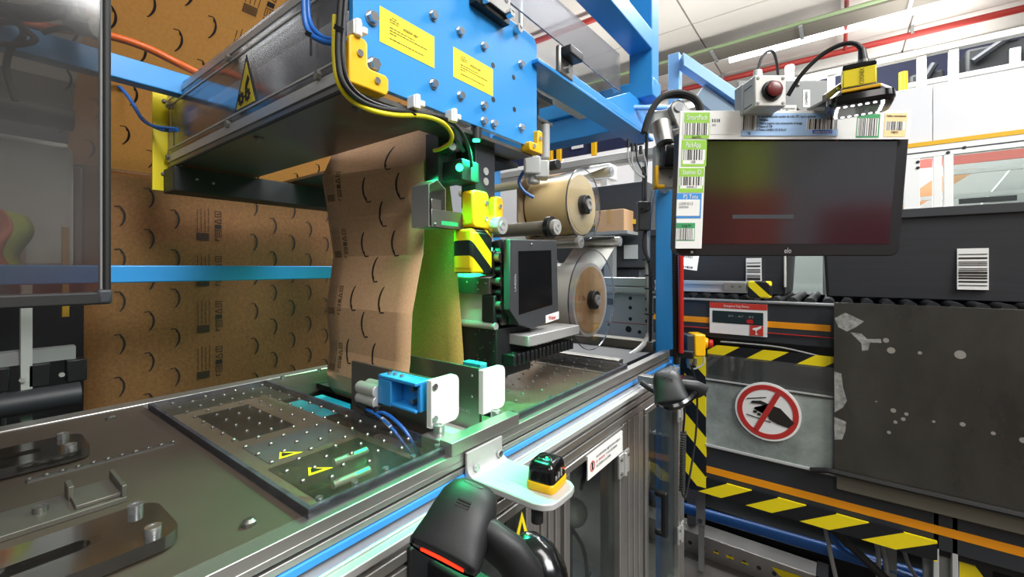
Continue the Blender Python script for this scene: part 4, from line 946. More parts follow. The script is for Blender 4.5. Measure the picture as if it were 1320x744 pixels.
# things seen through the guard
cable('orange_hose', 'rust orange hose running above the blue back beam', [(-1.454, 0.052, 1.843), (-1.42, 0.116, 1.837), (-1.436, 0.191, 1.862), (-1.421, 0.253, 1.869), (-1.407, 0.314, 1.862), (-1.393, 0.375, 1.842), (-1.411, 0.436, 1.836), (-1.413, 0.51, 1.812)], 0.0095, 'orange2')
cable('black_hose', 'fat black hose arching across the top left corner', [(-1.416, 0.031, 1.84), (-1.366, 0.069, 1.829), (-1.315, 0.107, 1.82), (-1.277, 0.136, 1.826), (-1.264, 0.146, 1.848), (-1.267, 0.144, 1.896)], 0.016, 'black_r')
cable('black_hose', 'pale grey hose loop at the top beside the guard strip', [(-1.36, 0.161, 1.926), (-1.358, 0.162, 1.883), (-1.346, 0.172, 1.847), (-1.294, 0.186, 1.821), (-1.278, 0.198, 1.819)], 0.020, 'grey')
for i, (P, lb) in enumerate((([(-1.343, 0.048, 1.814), (-1.307, 0.076, 1.802), (-1.276, 0.099, 1.768), (-1.264, 0.108, 1.75), (-1.295, 0.085, 1.741), (-1.343, 0.048, 1.75)], 'black cable loop behind the guard, upper'), ([(-1.375, 0.049, 1.795), (-1.325, 0.087, 1.795), (-1.313, 0.097, 1.771), (-1.331, 0.082, 1.745), (-1.34, 0.076, 1.701), (-1.325, 0.087, 1.638)], 'black cable dropping behind the guard beside the loop'), ([(-1.355, 0.127, 1.803), (-1.336, 0.154, 1.819), (-1.31, 0.186, 1.814), (-1.311, 0.211, 1.808)], 'thin black cable lying over the blue back beam'))):
    cable('black_cable', lb, P, 0.0055, 'black_r')
t = thing('side_machine', (-1.9, -0.1, 0), 'dark machine standing in shadow at the far left behind the guard', 'machine')
part('cabinet', MB().box(-2.3, -1.75, -0.9, 0.10, 0.0, 0.98), 'black_m', t, 0.01)
part('added_dark_board', MB().box(-2.36, -2.31, -1.8, 0.75, 0.0, 2.0), 'black_m', t)  # added board that keeps the bright hall out of the gap
part('cover', MB().box(-2.2, -1.80, -0.9, 0.21, 1.42, 1.62), 'grey', t, 0.02)
part('front_panel', MB().box(-1.80, -1.77, -0.30, 0.228, 1.30, 1.66), 'lgrey', t, 0.02)
part('front_panel', MB().box(-1.82, -1.795, 0.232, 0.249, 1.28, 1.60), mat('brownish_panel', '#6f5f55', 0.5), t, 0.005)
part('roller', MB().cyl((-1.72, -0.9, 1.72), (-1.72, 0.22, 1.72), 0.035, seg=16), 'dark', t)
part('shelf', MB().box(-2.1, -1.70, -0.9, 0.13, 1.27, 1.36), mat('pinkish_board', '#8c7a6c', 0.6), t)
part('upright', MB().box(-1.69, -1.66, 0.118, 0.138, 0.9, 1.30), 'lgrey', t)
part('upright', MB().box(-1.66, -1.645, 0.190, 0.203, 1.17, 1.41), mat('ochre_strut', '#a07a1c', 0.5), t)
part('profile', MB().box(-1.72, -1.68, -0.9, 0.22, 1.05, 1.085), 'grey', t)
part('bar', MB().cyl((-1.62, -0.9, 0.965), (-1.62, 0.22, 0.965), 0.03, seg=14), 'dark', t)
for k in range(7): part('valve_block', MB().box(-1.70, -1.66, -0.22 + k * 0.07, -0.18 + k * 0.07, 0.99, 1.05), 'black', t, 0.003)
for k in range(4): part('fitting', MB().cyl((-1.66, -0.02 + 0.07 * k, 1.015), (-1.65, -0.02 + 0.07 * k, 1.015), 0.006, seg=8), 'alu_w', t)

def vest(u, v):  # cloth stand-in for a worker's vest reflected in the guard
    return Vector((-1.58 + 0.02 * math.sin(9 * u + 2 * v) + 0.05 * v * (1 - u), -0.03 + 0.150 * u + 0.012 * math.sin(7 * v), 1.45 - 0.15 * v - 0.05 * abs(u - 0.5)))
t = thing('mirrored_vest_stand_in', (-1.60, 0.04, 1.20), 'yellow-green cloth with an orange band standing in for a hi-vis vest mirrored in the left guard sheet', 'vest')
q_ = part('fabric', MB().grid(vest, 10, 12), mat('hi_vis_fabric', '#b9c92a', 0.7, var=0.2, vs=9), t, sharp=60)
m_ = q_.modifiers.new('thick', 'SOLIDIFY'); m_.thickness = 0.004
q_ = part('orange_band', MB().grid(lambda u, v: vest(0.62 + 0.14 * u + 0.1 * v, v) + Vector((0.006, 0, 0)), 3, 12), 'orange2', t, sharp=60)
m_ = q_.modifiers.new('thick', 'SOLIDIFY'); m_.thickness = 0.002
part('hook', MB().tube([(-1.78, 0.045, 1.40), (-1.66, 0.045, 1.46), (-1.585, 0.045, 1.43)], 0.006), 'black', t)
# ================================================================== TOUCH SCREEN AND WHAT IS ON IT
R = facing(math.radians(5.4)); O = Vector((-0.095, 1.158, 1.473))
t = thing('touch_monitor', O, 'black touch screen monitor edged with barcode labels beside the blue post', 'monitor', rot=R)
t.matrix_world = Matrix.Translation(O) @ R.to_4x4()
X3, Y3, Z3 = UX, UY, UZ
W2, H2 = 0.262, 0.146
part('housing', MB().prism([(-0.246 + p, -H2 + q, 0.0) for p, q in rrect(0.246 + 0.270, 2 * H2, 0.020, 6)], (0, 0, 0.038)), 'black', t, 0.003)
part('screen', MB().box(-0.235, 0.243, -0.118, 0.120, 0.0, 0.0008), 'screen', t)
text('elo', (0.003, -0.139, 0.0), UX, UY, 0.018, 'lgrey', t, w=0.016)
part('corner_mark', MB().box(-0.212, -0.206, -0.139, -0.134, 0.0, 0.0008), 'white', t)
part('power_light', MB().box(0.105, 0.109, 0.113, 0.117, 0.0, 0.0014), 'red', t)
ZL = 0.0125
ts = part('label_strip', MB().box(-0.246, 0.260, 0.115, 0.177, 0.009, ZL), 'white_p', t, 0.0005, label='white strip along the top')
ls = part('label_strip', MB().box(-0.252, -0.192, -0.128, 0.177, 0.009, ZL - 0.0006), 'white_p', t, 0.0005, label='white strip down the left side')
def K(u, v): return ((u - 1013) * 0.001745, (248 - v) * 0.001745)
def patch(u0, v0, u1, v1, m, parent, z=ZL, name='label'):
    x0, y1 = K(u0, v0); x1, y0 = K(u1, v1)
    return part(name, MB().box(x0, x1, y0, y1, z - 0.0002, z + 0.0006), m, parent)
def code(u0, v0, u1, v1, seed, parent, z=ZL, n=46, back=True):
    x0, y1 = K(u0, v0); x1, y0 = K(u1, v1)
    if back: part('barcode_field', MB().box(x0 - 0.002, x1 + 0.002, y0, y1, z, z + 0.0008), 'white_p', parent)
    bars((x0, y0, z), UX, UY, x1 - x0, y1 - y0, seed, parent, n=n)
def word(s, u, v, hpx, m, parent, wpx=None, z=ZL):
    x, y = K(u, v); text(s, (x, y, z), UX, UY, hpx * 0.001745 * 1.35, m, parent, w=wpx * 0.001745 if wpx else None)
p = patch(874, 149, 906, 181, 'green_l', ts); word('SmartPack', 877, 158, 7, 'white', p, 26); code(875, 162, 904, 177, 1, p); word('SmartPac', 884, 181, 4, 'ink', p, 12)
z_ = ZL - 0.0006
p = patch(872, 183, 904, 216, 'green_l', ls, z_); word('PackApp', 877, 192, 7, 'white', p, 19, z_); code(874, 195, 901, 208, 2, p, z_); part('label', MB().box(*[K(874, 0)[0], K(901, 0)[0], K(0, 213)[1], K(0, 208)[1], z_, z_ + 0.0007]), 'white_p', p); word('v58', 884, 212, 4, 'ink', p, 6, z_)
p = patch(870, 218, 902, 249, 'green_l', ls, z_); word('Station ID', 874, 226, 6, 'white', p, 24, z_); code(872, 229, 900, 240, 3, p, z_); part('label', MB().box(*[K(872, 0)[0], K(900, 0)[0], K(0, 244)[1], K(0, 240)[1], z_, z_ + 0.0007]), 'white_p', p); word('station_2', 880, 243, 3, 'ink', p, 13, z_)
p = patch(868, 250, 900, 282, 'blue_b', ls, z_); word('PS Tote', 876, 257, 6, 'white', p, 19, z_); q = patch(868, 258, 898, 279, 'white_p', p, z_ + 0.0006); word('CODE 00 CE', 871, 265, 4, 'grey', q, 18, z_ + 0.0008); word('00000', 871, 269, 3, 'grey', q, 12, z_ + 0.0008)
p = patch(869, 288, 893, 311, 'green_d', ls, z_); word('Log In', 876, 293, 4, 'ink', p, 11, z_); code(870, 295, 891, 310, 4, p, z_)
p = patch(907, 153, 936, 176, 'white_p', ts); code(909, 157, 919, 161, 5, p, n=24); word('0000', 909, 166, 3, 'grey', p, 5)
p = patch(947, 150, 1069, 178, 'blue_l', ts, ZL + 0.0012); zb = ZL + 0.0014
code(948, 152, 964, 171, 6, p, zb, 30); word('TB', 954, 177, 4, 'ink', p, 4, zb)
for k, (s_, wp) in enumerate((('En caso de necesitar cambio de rollo SPP, haz lo siguiente:', 74), ('1. Navígate', 14), ('2. Hace a logarte este escaneando el badge', 58), ('3. Pickea el 128', 20), ('4. Pickea CAMBIO DE ROLLO', 38))):
    word(s_, 965 if k else 966, 155.5 + k * 4.1, 3.2, 'ink', p, wp, zb)
code(1030, 157, 1068, 170, 7, p, zb, 40); q = patch(1037, 171, 1062, 175, 'navy_l', p, zb); word('CAMBIO DE ROLLO', 1038, 174.6, 2.6, 'white', q, 22, zb + 0.0004)
p = patch(1093, 151, 1122, 180, 'green_d', ts); code(1095, 156, 1119, 178, 8, p)
p = patch(1128, 150, 1156, 179, 'peach', ts); word('Fallos mecánicos', 1130, 154.5, 3, 'ink', p, 24); code(1131, 160, 1153, 171, 9, p); word('FM05TO', 1137, 175, 3, 'ink', p, 9)

# grey plate with emergency stop box and code reader
t = thing('mounting_plate', (-0.103, 1.164, 1.654), 'flat grey steel plate standing on top of the monitor', 'plate')
R0 = facing().to_4x4(); Mx = Matrix.Translation((-0.103, 1.158, 1.653)) @ R0
part('sheet', MB(Mx).box(-0.100, 0.105, -0.004, 0.077, -0.006, 0.0), 'grey', t, 0.002)
fixings_pts = [Mx @ Vector(p) for p in ((0.037, 0.066, 0.0), (0.037, 0.012, 0.0), (0.01, 0.005, 0.0))]
fixings(t, 'screw', fixings_pts, BACK, 0.004, 'steel', 'stud')
def tape(x0, x1, y0, y1, s_, wd, vert=False):
    b = MB(Mx).box(x0, x1, y0, y1, 0.0, 0.0008); q = part('tape_label', b, 'white_p', t)
    o = Mx @ Vector((x0 + 0.004, (y0 + y1) / 2 - 0.001, 0.0008))
    if vert: text(s_, Mx @ Vector(((x0 + x1) / 2 + 0.002, y0 + 0.005, 0.0008)), UZ, -RIGHT, 0.008, 'ink', q, w=y1 - y0 - 0.01)
    else: text(s_, o, RIGHT, UZ, 0.006, 'ink', q, w=x1 - x0 - 0.008)
tape(-0.004, 0.033, 0.001, 0.020, 'BOTON DE PARADA', 0)
tape(0.048, 0.064, 0.015, 0.055, 'CAMARA', 0, True)
t = thing('emergency_stop_box', (-0.116, 1.067, 1.641), 'pale grey control box with dark red mushroom button on the monitor plate', 'switch box')
Mx = Matrix.Translation((-0.113, 1.043, 1.671)) @ R0
part('case', MB(Mx).box(-0.033, 0.033, -0.033, 0.033, -0.045, 0.0), 'offw', t, 0.003)
part('lid', MB(Mx).box(-0.036, 0.036, -0.034, 0.034, -0.078, -0.045), 'lgrey', t, 0.003)
part('groove', MB(Mx).box(-0.0335, -0.032, 0.014, 0.016, -0.04, -0.01).box(-0.0335, -0.032, -0.026, -0.024, -0.04, -0.01), 'dark', t)
part('collar', MB(Mx).cyl((0.002, -0.001, 0), (0.002, -0.001, 0.006), 0.0215, 0.020, 28), 'black', t, 0.001)
part('button', MB(Mx).cyl((0.003, 0.0, 0.006), (0.003, 0.0, 0.011), 0.015, 0.0165, 28).ball((0.003, 0.0, 0.011), 0.0165, 20, 8, (1, 1, 0.25)), 'dred', t)
fixings(t, 'screw', [Mx @ Vector((sx * 0.026, sy * 0.026, 0)) for sx in (-1, 1) for sy in (-1, 1)], BACK, 0.0035, 'grey', 'stud', 0.0015)
part('gland', MB(Mx).cyl((-0.014, 0.033, -0.022), (-0.014, 0.052, -0.022), 0.010, 0.008, 14), 'white', t, 0.001)
part('cable', MB(Mx).tube([(-0.014, 0.052, -0.022), (-0.005, 0.08, -0.024), (0.012, 0.097, -0.03), (0.03, 0.10, -0.04), (0.05, 0.085, -0.06), (0.062, 0.06, -0.075), (0.066, 0.035, -0.08)], 0.0028), 'dark2', t)
t = thing('code_reader', (0.032, 1.128, 1.61), 'yellow and black code reader camera with a lit white light ring', 'camera')
Mx = Matrix.Translation((0.032, 1.128, 1.634)) @ R0 @ Matrix.Rotation(math.radians(-34), 4, 'Y')
# local: x right, y up, z to the viewer
def rr(hw, hd, y, e=5): return srect((0, y, 0), (1, 0, 0), (0, 0, -1), hw, hd, e, 28)
part('light_ring', MB(Mx).loft([rr(0.052, 0.052, -0.010), rr(0.055, 0.055, -0.004), rr(0.054, 0.054, 0.008), rr(0.040, 0.040, 0.022)]), 'black_g', t, sharp=30)
part('diffuser', MB(Mx).loft([rr(0.048, 0.048, -0.0108), rr(0.048, 0.048, -0.0098)]), mat('ring_window', '#20262a', 0.15), t)
b = MB(Mx)
for k in range(7):
    for zz in (-0.036, 0.036): b.cyl(((k - 3) * 0.0115, -0.0105, zz), ((k - 3) * 0.0115, -0.0122, zz), 0.0032, seg=8)
for k in range(4):
    for xx in (-0.036, 0.036): b.cyl((xx, -0.0105, (k - 1.5) * 0.0145), (xx, -0.0122, (k - 1.5) * 0.0145), 0.0032, seg=8)
part('led', b, 'led_w', t, kind='stuff')
part('lens_base', MB(Mx).box(-0.030, 0.030, 0.020, 0.030, -0.030, 0.030), 'black', t, 0.003)
part('yellow_bar', MB(Mx).box(-0.030, 0.030, 0.012, 0.018, 0.046, 0.0555), 'yellow', t, 0.001)
part('body', MB(Mx).box(-0.0265, 0.0265, 0.030, 0.066, -0.026, 0.026), 'yel_st', t, 0.002, label='bright yellow block')
part('cap', MB(Mx).box(-0.027, 0.027, 0.066, 0.077, -0.027, 0.027), 'black_g', t, 0.003)
text('COGNEX', Mx @ Vector((0.007, 0.032, 0.0262)), Mx.to_3x3() @ UY, Mx.to_3x3() @ -UX, 0.010, 'ink', t, w=0.031)
part('connector', MB(Mx).cyl((0.008, 0.077, 0), (0.008, 0.088, 0), 0.010, seg=14), 'steel', t)
part('plug', MB(Mx).cyl((0.008, 0.088, 0), (0.006, 0.112, 0), 0.0085, 0.0065, 12), 'black', t)
Ms = Matrix.Translation((0.032, 1.128, 1.634)) @ R0
part('cable', MB().tube([Mx @ Vector((0.006, 0.112, 0)), Ms @ Vector((-0.004, 0.127, -0.004)), Ms @ Vector((-0.022, 0.132, -0.02)), Ms @ Vector((-0.05, 0.118, -0.04)), Ms @ Vector((-0.078, 0.085, -0.06)), Ms @ Vector((-0.092, 0.05, -0.08))], 0.0048), 'black_r', t)
Mb = Matrix.Translation((-0.017, 1.154, 1.675)) @ R0
b = MB(Mb).prism([(-0.020, -0.020, 0.02), (0.05, -0.020, 0.02), (0.05, 0.022, 0.02), (0.02, 0.022, 0.02), (-0.020, -0.006, 0.02)], (0, 0, 0.012)).box(-0.02, 0.03, -0.022, -0.016, -0.04, 0.02)
part('bracket', b, 'steel', t, 0.001)
fixings(t, 'screw', [Mb @ Vector(p) for p in ((0.0, -0.012, 0.02), (0.012, -0.008, 0.02), (0.004, 0.002, 0.02))], BACK, 0.004, 'bolt', 'socket', 0.003)
# monitor arm
t = thing('monitor_arm', (-0.363, 1.13, 1.509), 'cast grey monitor arm clamped to the blue post with a black cable over it', 'monitor arm')
Mx = Matrix.Translation((-0.349, 1.116, 1.628)) @ R0
px = 1.10 / 555
def q(u, v, z=0.0): return ((u - 860) * px, (180 - v) * px, z)
part('base_plate', MB(Mx).prism([q(845, 242), q(874, 242), q(874, 180), q(846, 186)], (0, 0, 0.03)), 'lgrey', t, 0.003)
part('black_cover', MB(Mx).prism([q(848, 219, 0.03), q(874, 219, 0.03), q(874, 186, 0.03), q(850, 188, 0.03)], (0, 0, 0.03)), 'black_g', t, 0.008, 3)
part('pivot', MB(Mx).cyl(q(854, 188, 0.02), q(852, 160, 0.0), 0.021, 0.024, 24), 'alu', t)
part('upper_link', MB(Mx).prism([q(838, 164, 0.0), q(862, 168, 0.0), q(874, 150, 0.0), q(870, 138, 0.0), q(842, 142, 0.0)], (0, 0, 0.05)), 'lgrey', t, 0.008, 3)
c0 = Vector(q(871, 142, 0.02))
L_ = [(c0 + Vector((0.020 * math.cos(a), 0.020 * math.sin(a), 0))) for a in [PI * 0.15 + PI * k / 10 for k in range(11)]]
part('elbow', MB(Mx).prism(L_ + [Vector(q(872, 172, 0.02)), Vector(q(894, 168, 0.02)), Vector(q(892, 150, 0.02))], (0, 0, 0.03)), 'alu', t, 0.003)
fixings(t, 'bolt', [Mx @ (c0 + Vector((0, 0, 0.001)))], BACK, 0.011, 'bolt', 'socket', 0.003)
part('wrist', MB(Mx).cyl(q(884, 196, -0.02), q(870, 166, 0.01), 0.02, 0.018, 20), 'alu_w', t)
part('post_bracket', MB().cyl(Mx @ Vector(q(858, 215, -0.025)), (-0.515, 1.630, 1.60), 0.022, seg=14), 'lgrey', t)
part('screen_mount', MB(Mx).cyl(q(884, 190, -0.02), q(960, 200, 0.02), 0.022, seg=16), 'alu', t)
part('mount_plate', MB().prism([O + RIGHT * a_ + UZ * b_ - BACK * 0.034 for a_, b_ in ((-0.12, -0.06), (0.02, -0.06), (0.02, 0.06), (-0.12, 0.06))], -BACK * 0.03), 'dark', t)
part('edge_clip', MB(Mx).box(-0.036, -0.028, -0.127, -0.07, 0.0, 0.02).box(-0.036, -0.012, -0.127, -0.118, 0.0, 0.02), 'yellow', t, 0.002)
fixings(t, 'screw', [Mx @ Vector(q(848, 228, 0.0)), Mx @ Vector(q(864, 228, 0.0)), Mx @ Vector(q(848, 238, 0.0))], BACK, 0.003, 'grey', 'stud')
for dz, r in ((0.03, 0.0075), (0.018, 0.006)):
    part('cable', MB(Mx).tube([q(826, 175, dz), q(834, 150, dz), q(848, 131, dz), q(868, 125 + 200 * (0.03 - dz), dz), q(888, 131, dz), q(897, 146, dz), q(892, 165, dz)], r), 'black_r', t)

# ================================================================== HAND SCANNERS
def gun(Mx, label, group, scale=1.0, tint='shell', full=True):
    """pistol scanner nose down in its cradle; local y along the head (nose at -y), z up out of the shell"""
    root = thing('hand_scanner', Mx.translation, label, 'scanner', group)
    S = Mx @ Matrix.Diagonal((scale * 1.10, scale * 0.74, scale, 1))
    secs = [(0.058, 0.010, 0.006, -0.006), (0.054, 0.020, 0.013, -0.003), (0.044, 0.027, 0.019, 0.0), (0.025, 0.032, 0.024, 0.002), (0.000, 0.034, 0.026, 0.003), (-0.025, 0.036, 0.026, 0.001), (-0.045, 0.0385, 0.0225, 0.001), (-0.056, 0.039, 0.0175, 0.004), (-0.060, 0.0375, 0.0150, 0.005)]
    part('head', MB(S).loft([srect((0, y, z), (1, 0, 0), (0, 0, 1), a, c, 2.35, 36) for y, a, c, z in secs]), tint, root, sharp=70)
    part('nose_rim', MB(S).loft([srect((0, -0.0595, 0.005), (1, 0, 0), (0, 0, 1), 0.038, 0.0153, 2.5, 36), srect((0, -0.064, 0.0045), (1, 0, 0), (0, 0, 1), 0.0365, 0.0138, 2.5, 36)], False), 'black_g', root)
    part('window', MB(S).loft([srect((0, -0.0615, 0.0045), (1, 0, 0), (0, 0, 1), 0.034, 0.012, 3, 30), srect((0, -0.0625, 0.0045), (1, 0, 0), (0, 0, 1), 0.034, 0.012, 3, 30)]), 'black_g', root)
    b = MB(S)
    O2 = [Vector((-0.024 + 0.006 * k, -0.0640, 0.0120 - 0.00045 * (k - 4) ** 2)) for k in range(9)] + [Vector((0.024 - 0.006 * k, -0.0640, 0.0020 - 0.00010 * (k - 4) ** 2)) for k in range(9)]
    b.prism(O2, (0, -0.0015, 0))
    part('red_light', b, 'led_r', root)
    b = MB(S)
    for k in range(3): b.box(-0.006, 0.009, 0.010 - k * 0.0045, 0.0125 - k * 0.0045, 0.0278, 0.0292)
    part('slot', b, 'black_r', root)
    part('trim', MB(S).loft([srect((0.0, 0.043, 0.0165), (1, 0, 0), (0, 0.85, -0.5), 0.012, 0.004, 2.5, 20), srect((0.0, 0.044, 0.0185), (1, 0, 0), (0, 0.85, -0.5), 0.011, 0.0035, 2.5, 20)]), 'dark2', root)
    g = [(0.0, 0.0, -0.016, 0.030, 0.016), (0.028, 0.000, -0.020, 0.036, 0.022), (0.050, -0.004, -0.028, 0.036, 0.025), (0.068, -0.012, -0.042, 0.032, 0.024), (0.080, -0.026, -0.064, 0.026, 0.022), (0.086, -0.042, -0.090, 0.021, 0.019), (0.088, -0.060, -0.115, 0.021, 0.019)]
    pts = [Vector(p[:3]) for p in g]; rad = [p[3:] for p in g]
    if not full: pts, rad = pts[:4], rad[:4]
    rings = []
    for i, p in enumerate(pts):
        d = (pts[min(i + 1, len(pts) - 1)] - pts[max(i - 1, 0)]).normalized(); a = d.cross(Vector((0, 0, 1)))
        a = a.normalized() if a.length > 0.1 else Vector((0, 1, 0)); c = d.cross(a)
        rings.append(srect(p, a, c, rad[i][1], rad[i][0], 2.4, 28))
    part('grip', MB(S).loft(rings), tint, root, sharp=70)
    return root, S
Rv = facing().to_4x4()
def axes(o, x, y, z): 
    m = Matrix((Vector(x), Vector(y), Vector(z))).transposed().to_4x4(); return Matrix.Translation(Vector(o)) @ m
# near scanner: nose points down towards the operator
yv = (RIGHT * 0.40 + UZ * 0.60 - BACK * 0.72).normalized(); zv = (BACK * 0.66 + UZ * 0.72 - RIGHT * 0.05); zv = (zv - yv * zv.dot(yv)).normalized(); xv = yv.cross(zv)
root, S = gun(axes((-0.313, 0.327, 1.039), xv, yv, zv), 'large black pistol scanner with red glowing nose, in front of the rail nearest the camera', 'pistol scanners in cradles', 0.90)
t = thing('scanner_cradle', (-0.27, 0.385, 0.949), 'glossy black scanner cradle cup holding the near scanner by the grip', 'cradle', 'scanner cradles')
rings = []
for c, hw, hd in (((-0.285, 0.411, 0.99), 0.010, 0.008), ((-0.281, 0.408, 0.98), 0.026, 0.018), ((-0.275, 0.406, 0.959), 0.036, 0.028), ((-0.275, 0.406, 0.917), 0.044, 0.036), ((-0.276, 0.405, 0.872), 0.044, 0.038)):
    rings.append(srect(c, RIGHT, BACK, hw, hd, 2.6, 28))
part('cup', MB().loft(rings), 'black_g', t, sharp=60)
part('status_light', MB().ball(Vector((-0.269, 0.371, 1.003)), 0.0018), 'led_g', t)
part('mount_arm', MB().box(-0.46, -0.26, 0.40, 0.43, 0.86, 0.90), 'black_m', t, 0.004)
part('mount_plate', MB().box(-0.456, -0.448, 0.37, 0.46, 0.83, 0.93), 'black_m', t, 0.002)
# far scanner
yv = (UZ * 0.78 - RIGHT * 0.02 - BACK * 0.55).normalized(); zv = (BACK * 0.85 + UZ * 0.5 - RIGHT * 0.25); zv = (zv - yv * zv.dot(yv)).normalized(); xv = yv.cross(zv)
root, S = gun(axes((-0.346, 1.118, 0.998), xv, yv, zv), 'smaller looking black pistol scanner at the rail end below the monitor', 'pistol scanners in cradles', 1.0, 'shell', False)
text('Zebra', S @ Vector((-0.014, 0.012, 0.0275)), S.to_3x3().col[0], S.to_3x3().col[1], 0.010, 'black_g', root, w=0.02)
t = thing('scanner_cradle', (-0.323, 1.161, 0.928), 'black cradle with flared lip holding the scanner at the rail end', 'cradle', 'scanner cradles')
b = MB().tube([(-0.355, 1.086, 0.961), (-0.327, 1.082, 0.959), (-0.303, 1.101, 0.969), (-0.29, 1.136, 0.984), (-0.292, 1.159, 0.988)], 0.010)
part('lip', b, 'black_g', t)
part('cup', MB().loft([srect((-0.326, 1.171, 1.014), RIGHT, BACK, 0.030, 0.022, 2.6, 24), srect((-0.326, 1.171, 0.976), RIGHT, BACK, 0.030, 0.024, 2.6, 24), srect((-0.327, 1.17, 0.945), RIGHT, BACK, 0.020, 0.016, 2.6, 24)]), 'black_g', t)
part('mount_arm', MB().tube([(-0.439, 1.173, 0.982), (-0.399, 1.178, 0.961), (-0.351, 1.19, 0.952)], 0.008, 8, 3), 'black_m', t)
part('mount_bracket', MB().box(-0.470, -0.30, 1.23, 1.26, 0.965, 0.985), 'steel', t, 0.002)
t = thing('coiled_cord', (-0.375, 1.347, 0.611), 'black coiled scanner cord hanging beside the glazed door', 'cord')
A = Vector((-0.359, 1.297, 0.826)); B_ = Vector((-0.362, 1.294, 0.651)); pts = []
for k in range(24 * 8 + 1):
    f = k / (24 * 8); a = 2 * PI * k / 8
    pts.append(A + (B_ - A) * f + RIGHT * 0.007 * math.cos(a) + BACK * 0.007 * math.sin(a))
part('coil', MB().tube(pts, 0.0024, 6, 1), 'black_r', t)
part('lead', MB().tube([(-0.359, 1.297, 0.826), (-0.342, 1.246, 0.891), (-0.324, 1.172, 0.955)], 0.003), 'black_r', t)
part('lead', MB().tube([(-0.362, 1.294, 0.651), (-0.357, 1.298, 0.635), (-0.352, 1.314, 0.655), (-0.343, 1.371, 0.798), (-0.341, 1.373, 0.939), (-0.342, 1.309, 1.02)], 0.003), 'black_r', t)

# vertical conduit, red profile next to the blue post
t = thing('red_edge_profile', (-0.40, 1.62, 0.9), 'tall red edged dark profile with black corrugated conduit right of the blue post', 'profile')
P0, P1 = (-0.437, 1.551, 1.369), (-0.437, 1.551, 1.005)
part('red_strip', MB().cyl(P0, P1, 0.009, seg=8), 'red', t)
A = Vector((-0.46, 1.559, 1.376)); B_ = Vector((-0.456, 1.562, 0.96)); b = MB()
for k in range(44):
    p = A + (B_ - A) * (k / 44); b.cyl(p, p - UZ * 0.006, 0.011, seg=10)
b.cyl(A, B_, 0.009, seg=10)
part('conduit', b, 'black_r', t)
part('strap_bracket', MB().box(-0.48, -0.40, 1.56, 1.58, 0.985, 1.01), 'black_m', t, 0.003)

# ================================================================== CROSS CONVEYOR
YC = 1.80
t = thing('cross_conveyor', (0.6, 2.1, 0), 'charcoal belt conveyor with orange stripes crossing behind the screen', 'conveyor')
part('upper_side', MB().box(-0.62, 1.6, YC, YC + 0.03, 1.030, 1.172), 'dark', t, 0.003)
part('side_lip', MB().box(-0.62, 1.6, YC - 0.006, YC + 0.03, 1.172, 1.180), 'grey', t, 0.002)
part('stripe', MB().box(-0.62, -0.020, YC - 0.0012, YC, 1.086, 1.108), 'orange', t)
part('stripe', MB().box(-0.55, 1.6, YC - 0.0012, YC, 0.502, 0.528), 'orange', t)
part('lower_side', MB().box(-0.62, 1.6, YC, YC + 0.03, 0.455, 0.610), 'dark', t, 0.003)
part('lower_lip', MB().box(-0.62, 1.6, YC - 0.008, YC + 0.03, 0.604, 0.616), 'grey', t, 0.002)
part('red_cord', MB().cyl((-0.55, YC - 0.004, 1.066), (0.3, YC - 0.004, 1.066), 0.0018, seg=6), 'red', t)
rol = part('roller', MB().cyl((-0.6, YC + 0.03, 1.178), (-0.6, YC + 0.60, 1.178), 0.018, seg=10), 'black_m', t)
for k in range(1, 42):
    o = rol.copy(); COL.objects.link(o); o.location = rol.location + Vector((k * 0.052, 0, 0)); OFF[o.name] = OFF[t.name]
part('far_side', MB().box(-0.62, 1.6, YC + 0.60, YC + 0.63, 1.03, 1.18), 'dark', t)
for x in (-0.55, 0.62, 1.3):
    part('leg', MB().box(x - 0.02, x + 0.02, YC + 0.32, YC + 0.36, 0.0, 0.46), 'grey', t, 0.002)
    part('leg', MB().box(x - 0.02, x + 0.02, YC + 0.52, YC + 0.56, 0.0, 1.05), 'grey', t, 0.002)
part('brace', MB().cyl((-0.1, YC + 0.1, 0.44), (0.18, YC + 0.1, 0.22), 0.014, seg=8), 'black_m', t)
part('hazard_strip', MB().box(-0.405, -0.012, YC - 0.010, YC - 0.006, 0.960, 1.004), hazard('hazard_tape_up', 0, 0.155, 2, -1.45, off=0.103), t)
part('hazard_strip', MB().box(-0.50, 0.235, YC - 0.012, YC - 0.004, 0.424, 0.484), hazard('hazard_tape_low', 0, 0.166, 2, -1.7, off=0.10), t)
part('hazard_post', MB().box(-0.490, -0.410, YC - 0.014, YC - 0.002, 0.445, 1.02), hazard('hazard_tape_v', 2, 0.155, 0, 1.05, off=0.03), t)
part('lower_frame', MB().box(-0.6, 1.6, YC + 0.02, YC + 0.05, 0.43, 0.45), 'black_m', t)
fp = part('frosted_guard', MB().box(-0.410, -0.012, YC - 0.010, YC - 0.005, 0.612, 0.885), 'pane_f', t, label='frosted guard panel')
part('upper_guard', MB().box(-0.410, -0.012, YC - 0.012, YC - 0.006, 0.860, 0.968), glass('tinted_guard', '#a9adae', 0.12, 0.05, 0.25, '#8e9292', 2), t)
for z0, z1 in ((0.868, 0.873), (0.610, 0.618)): part('guard_lip', MB().box(-0.411, -0.012, YC - 0.015, YC - 0.003, z0, z1), 'lgrey', t)
part('inner_belt', MB().box(-0.62, 1.5, YC + 0.035, YC + 0.045, 0.60, 1.03), 'dark2', t)
part('wire', MB().tube([(-0.36, YC - 0.002, 1.018), (-0.25, YC - 0.006, 1.020), (-0.15, YC - 0.006, 1.017), (-0.02, YC - 0.006, 0.995)], 0.003), 'cablew', t)
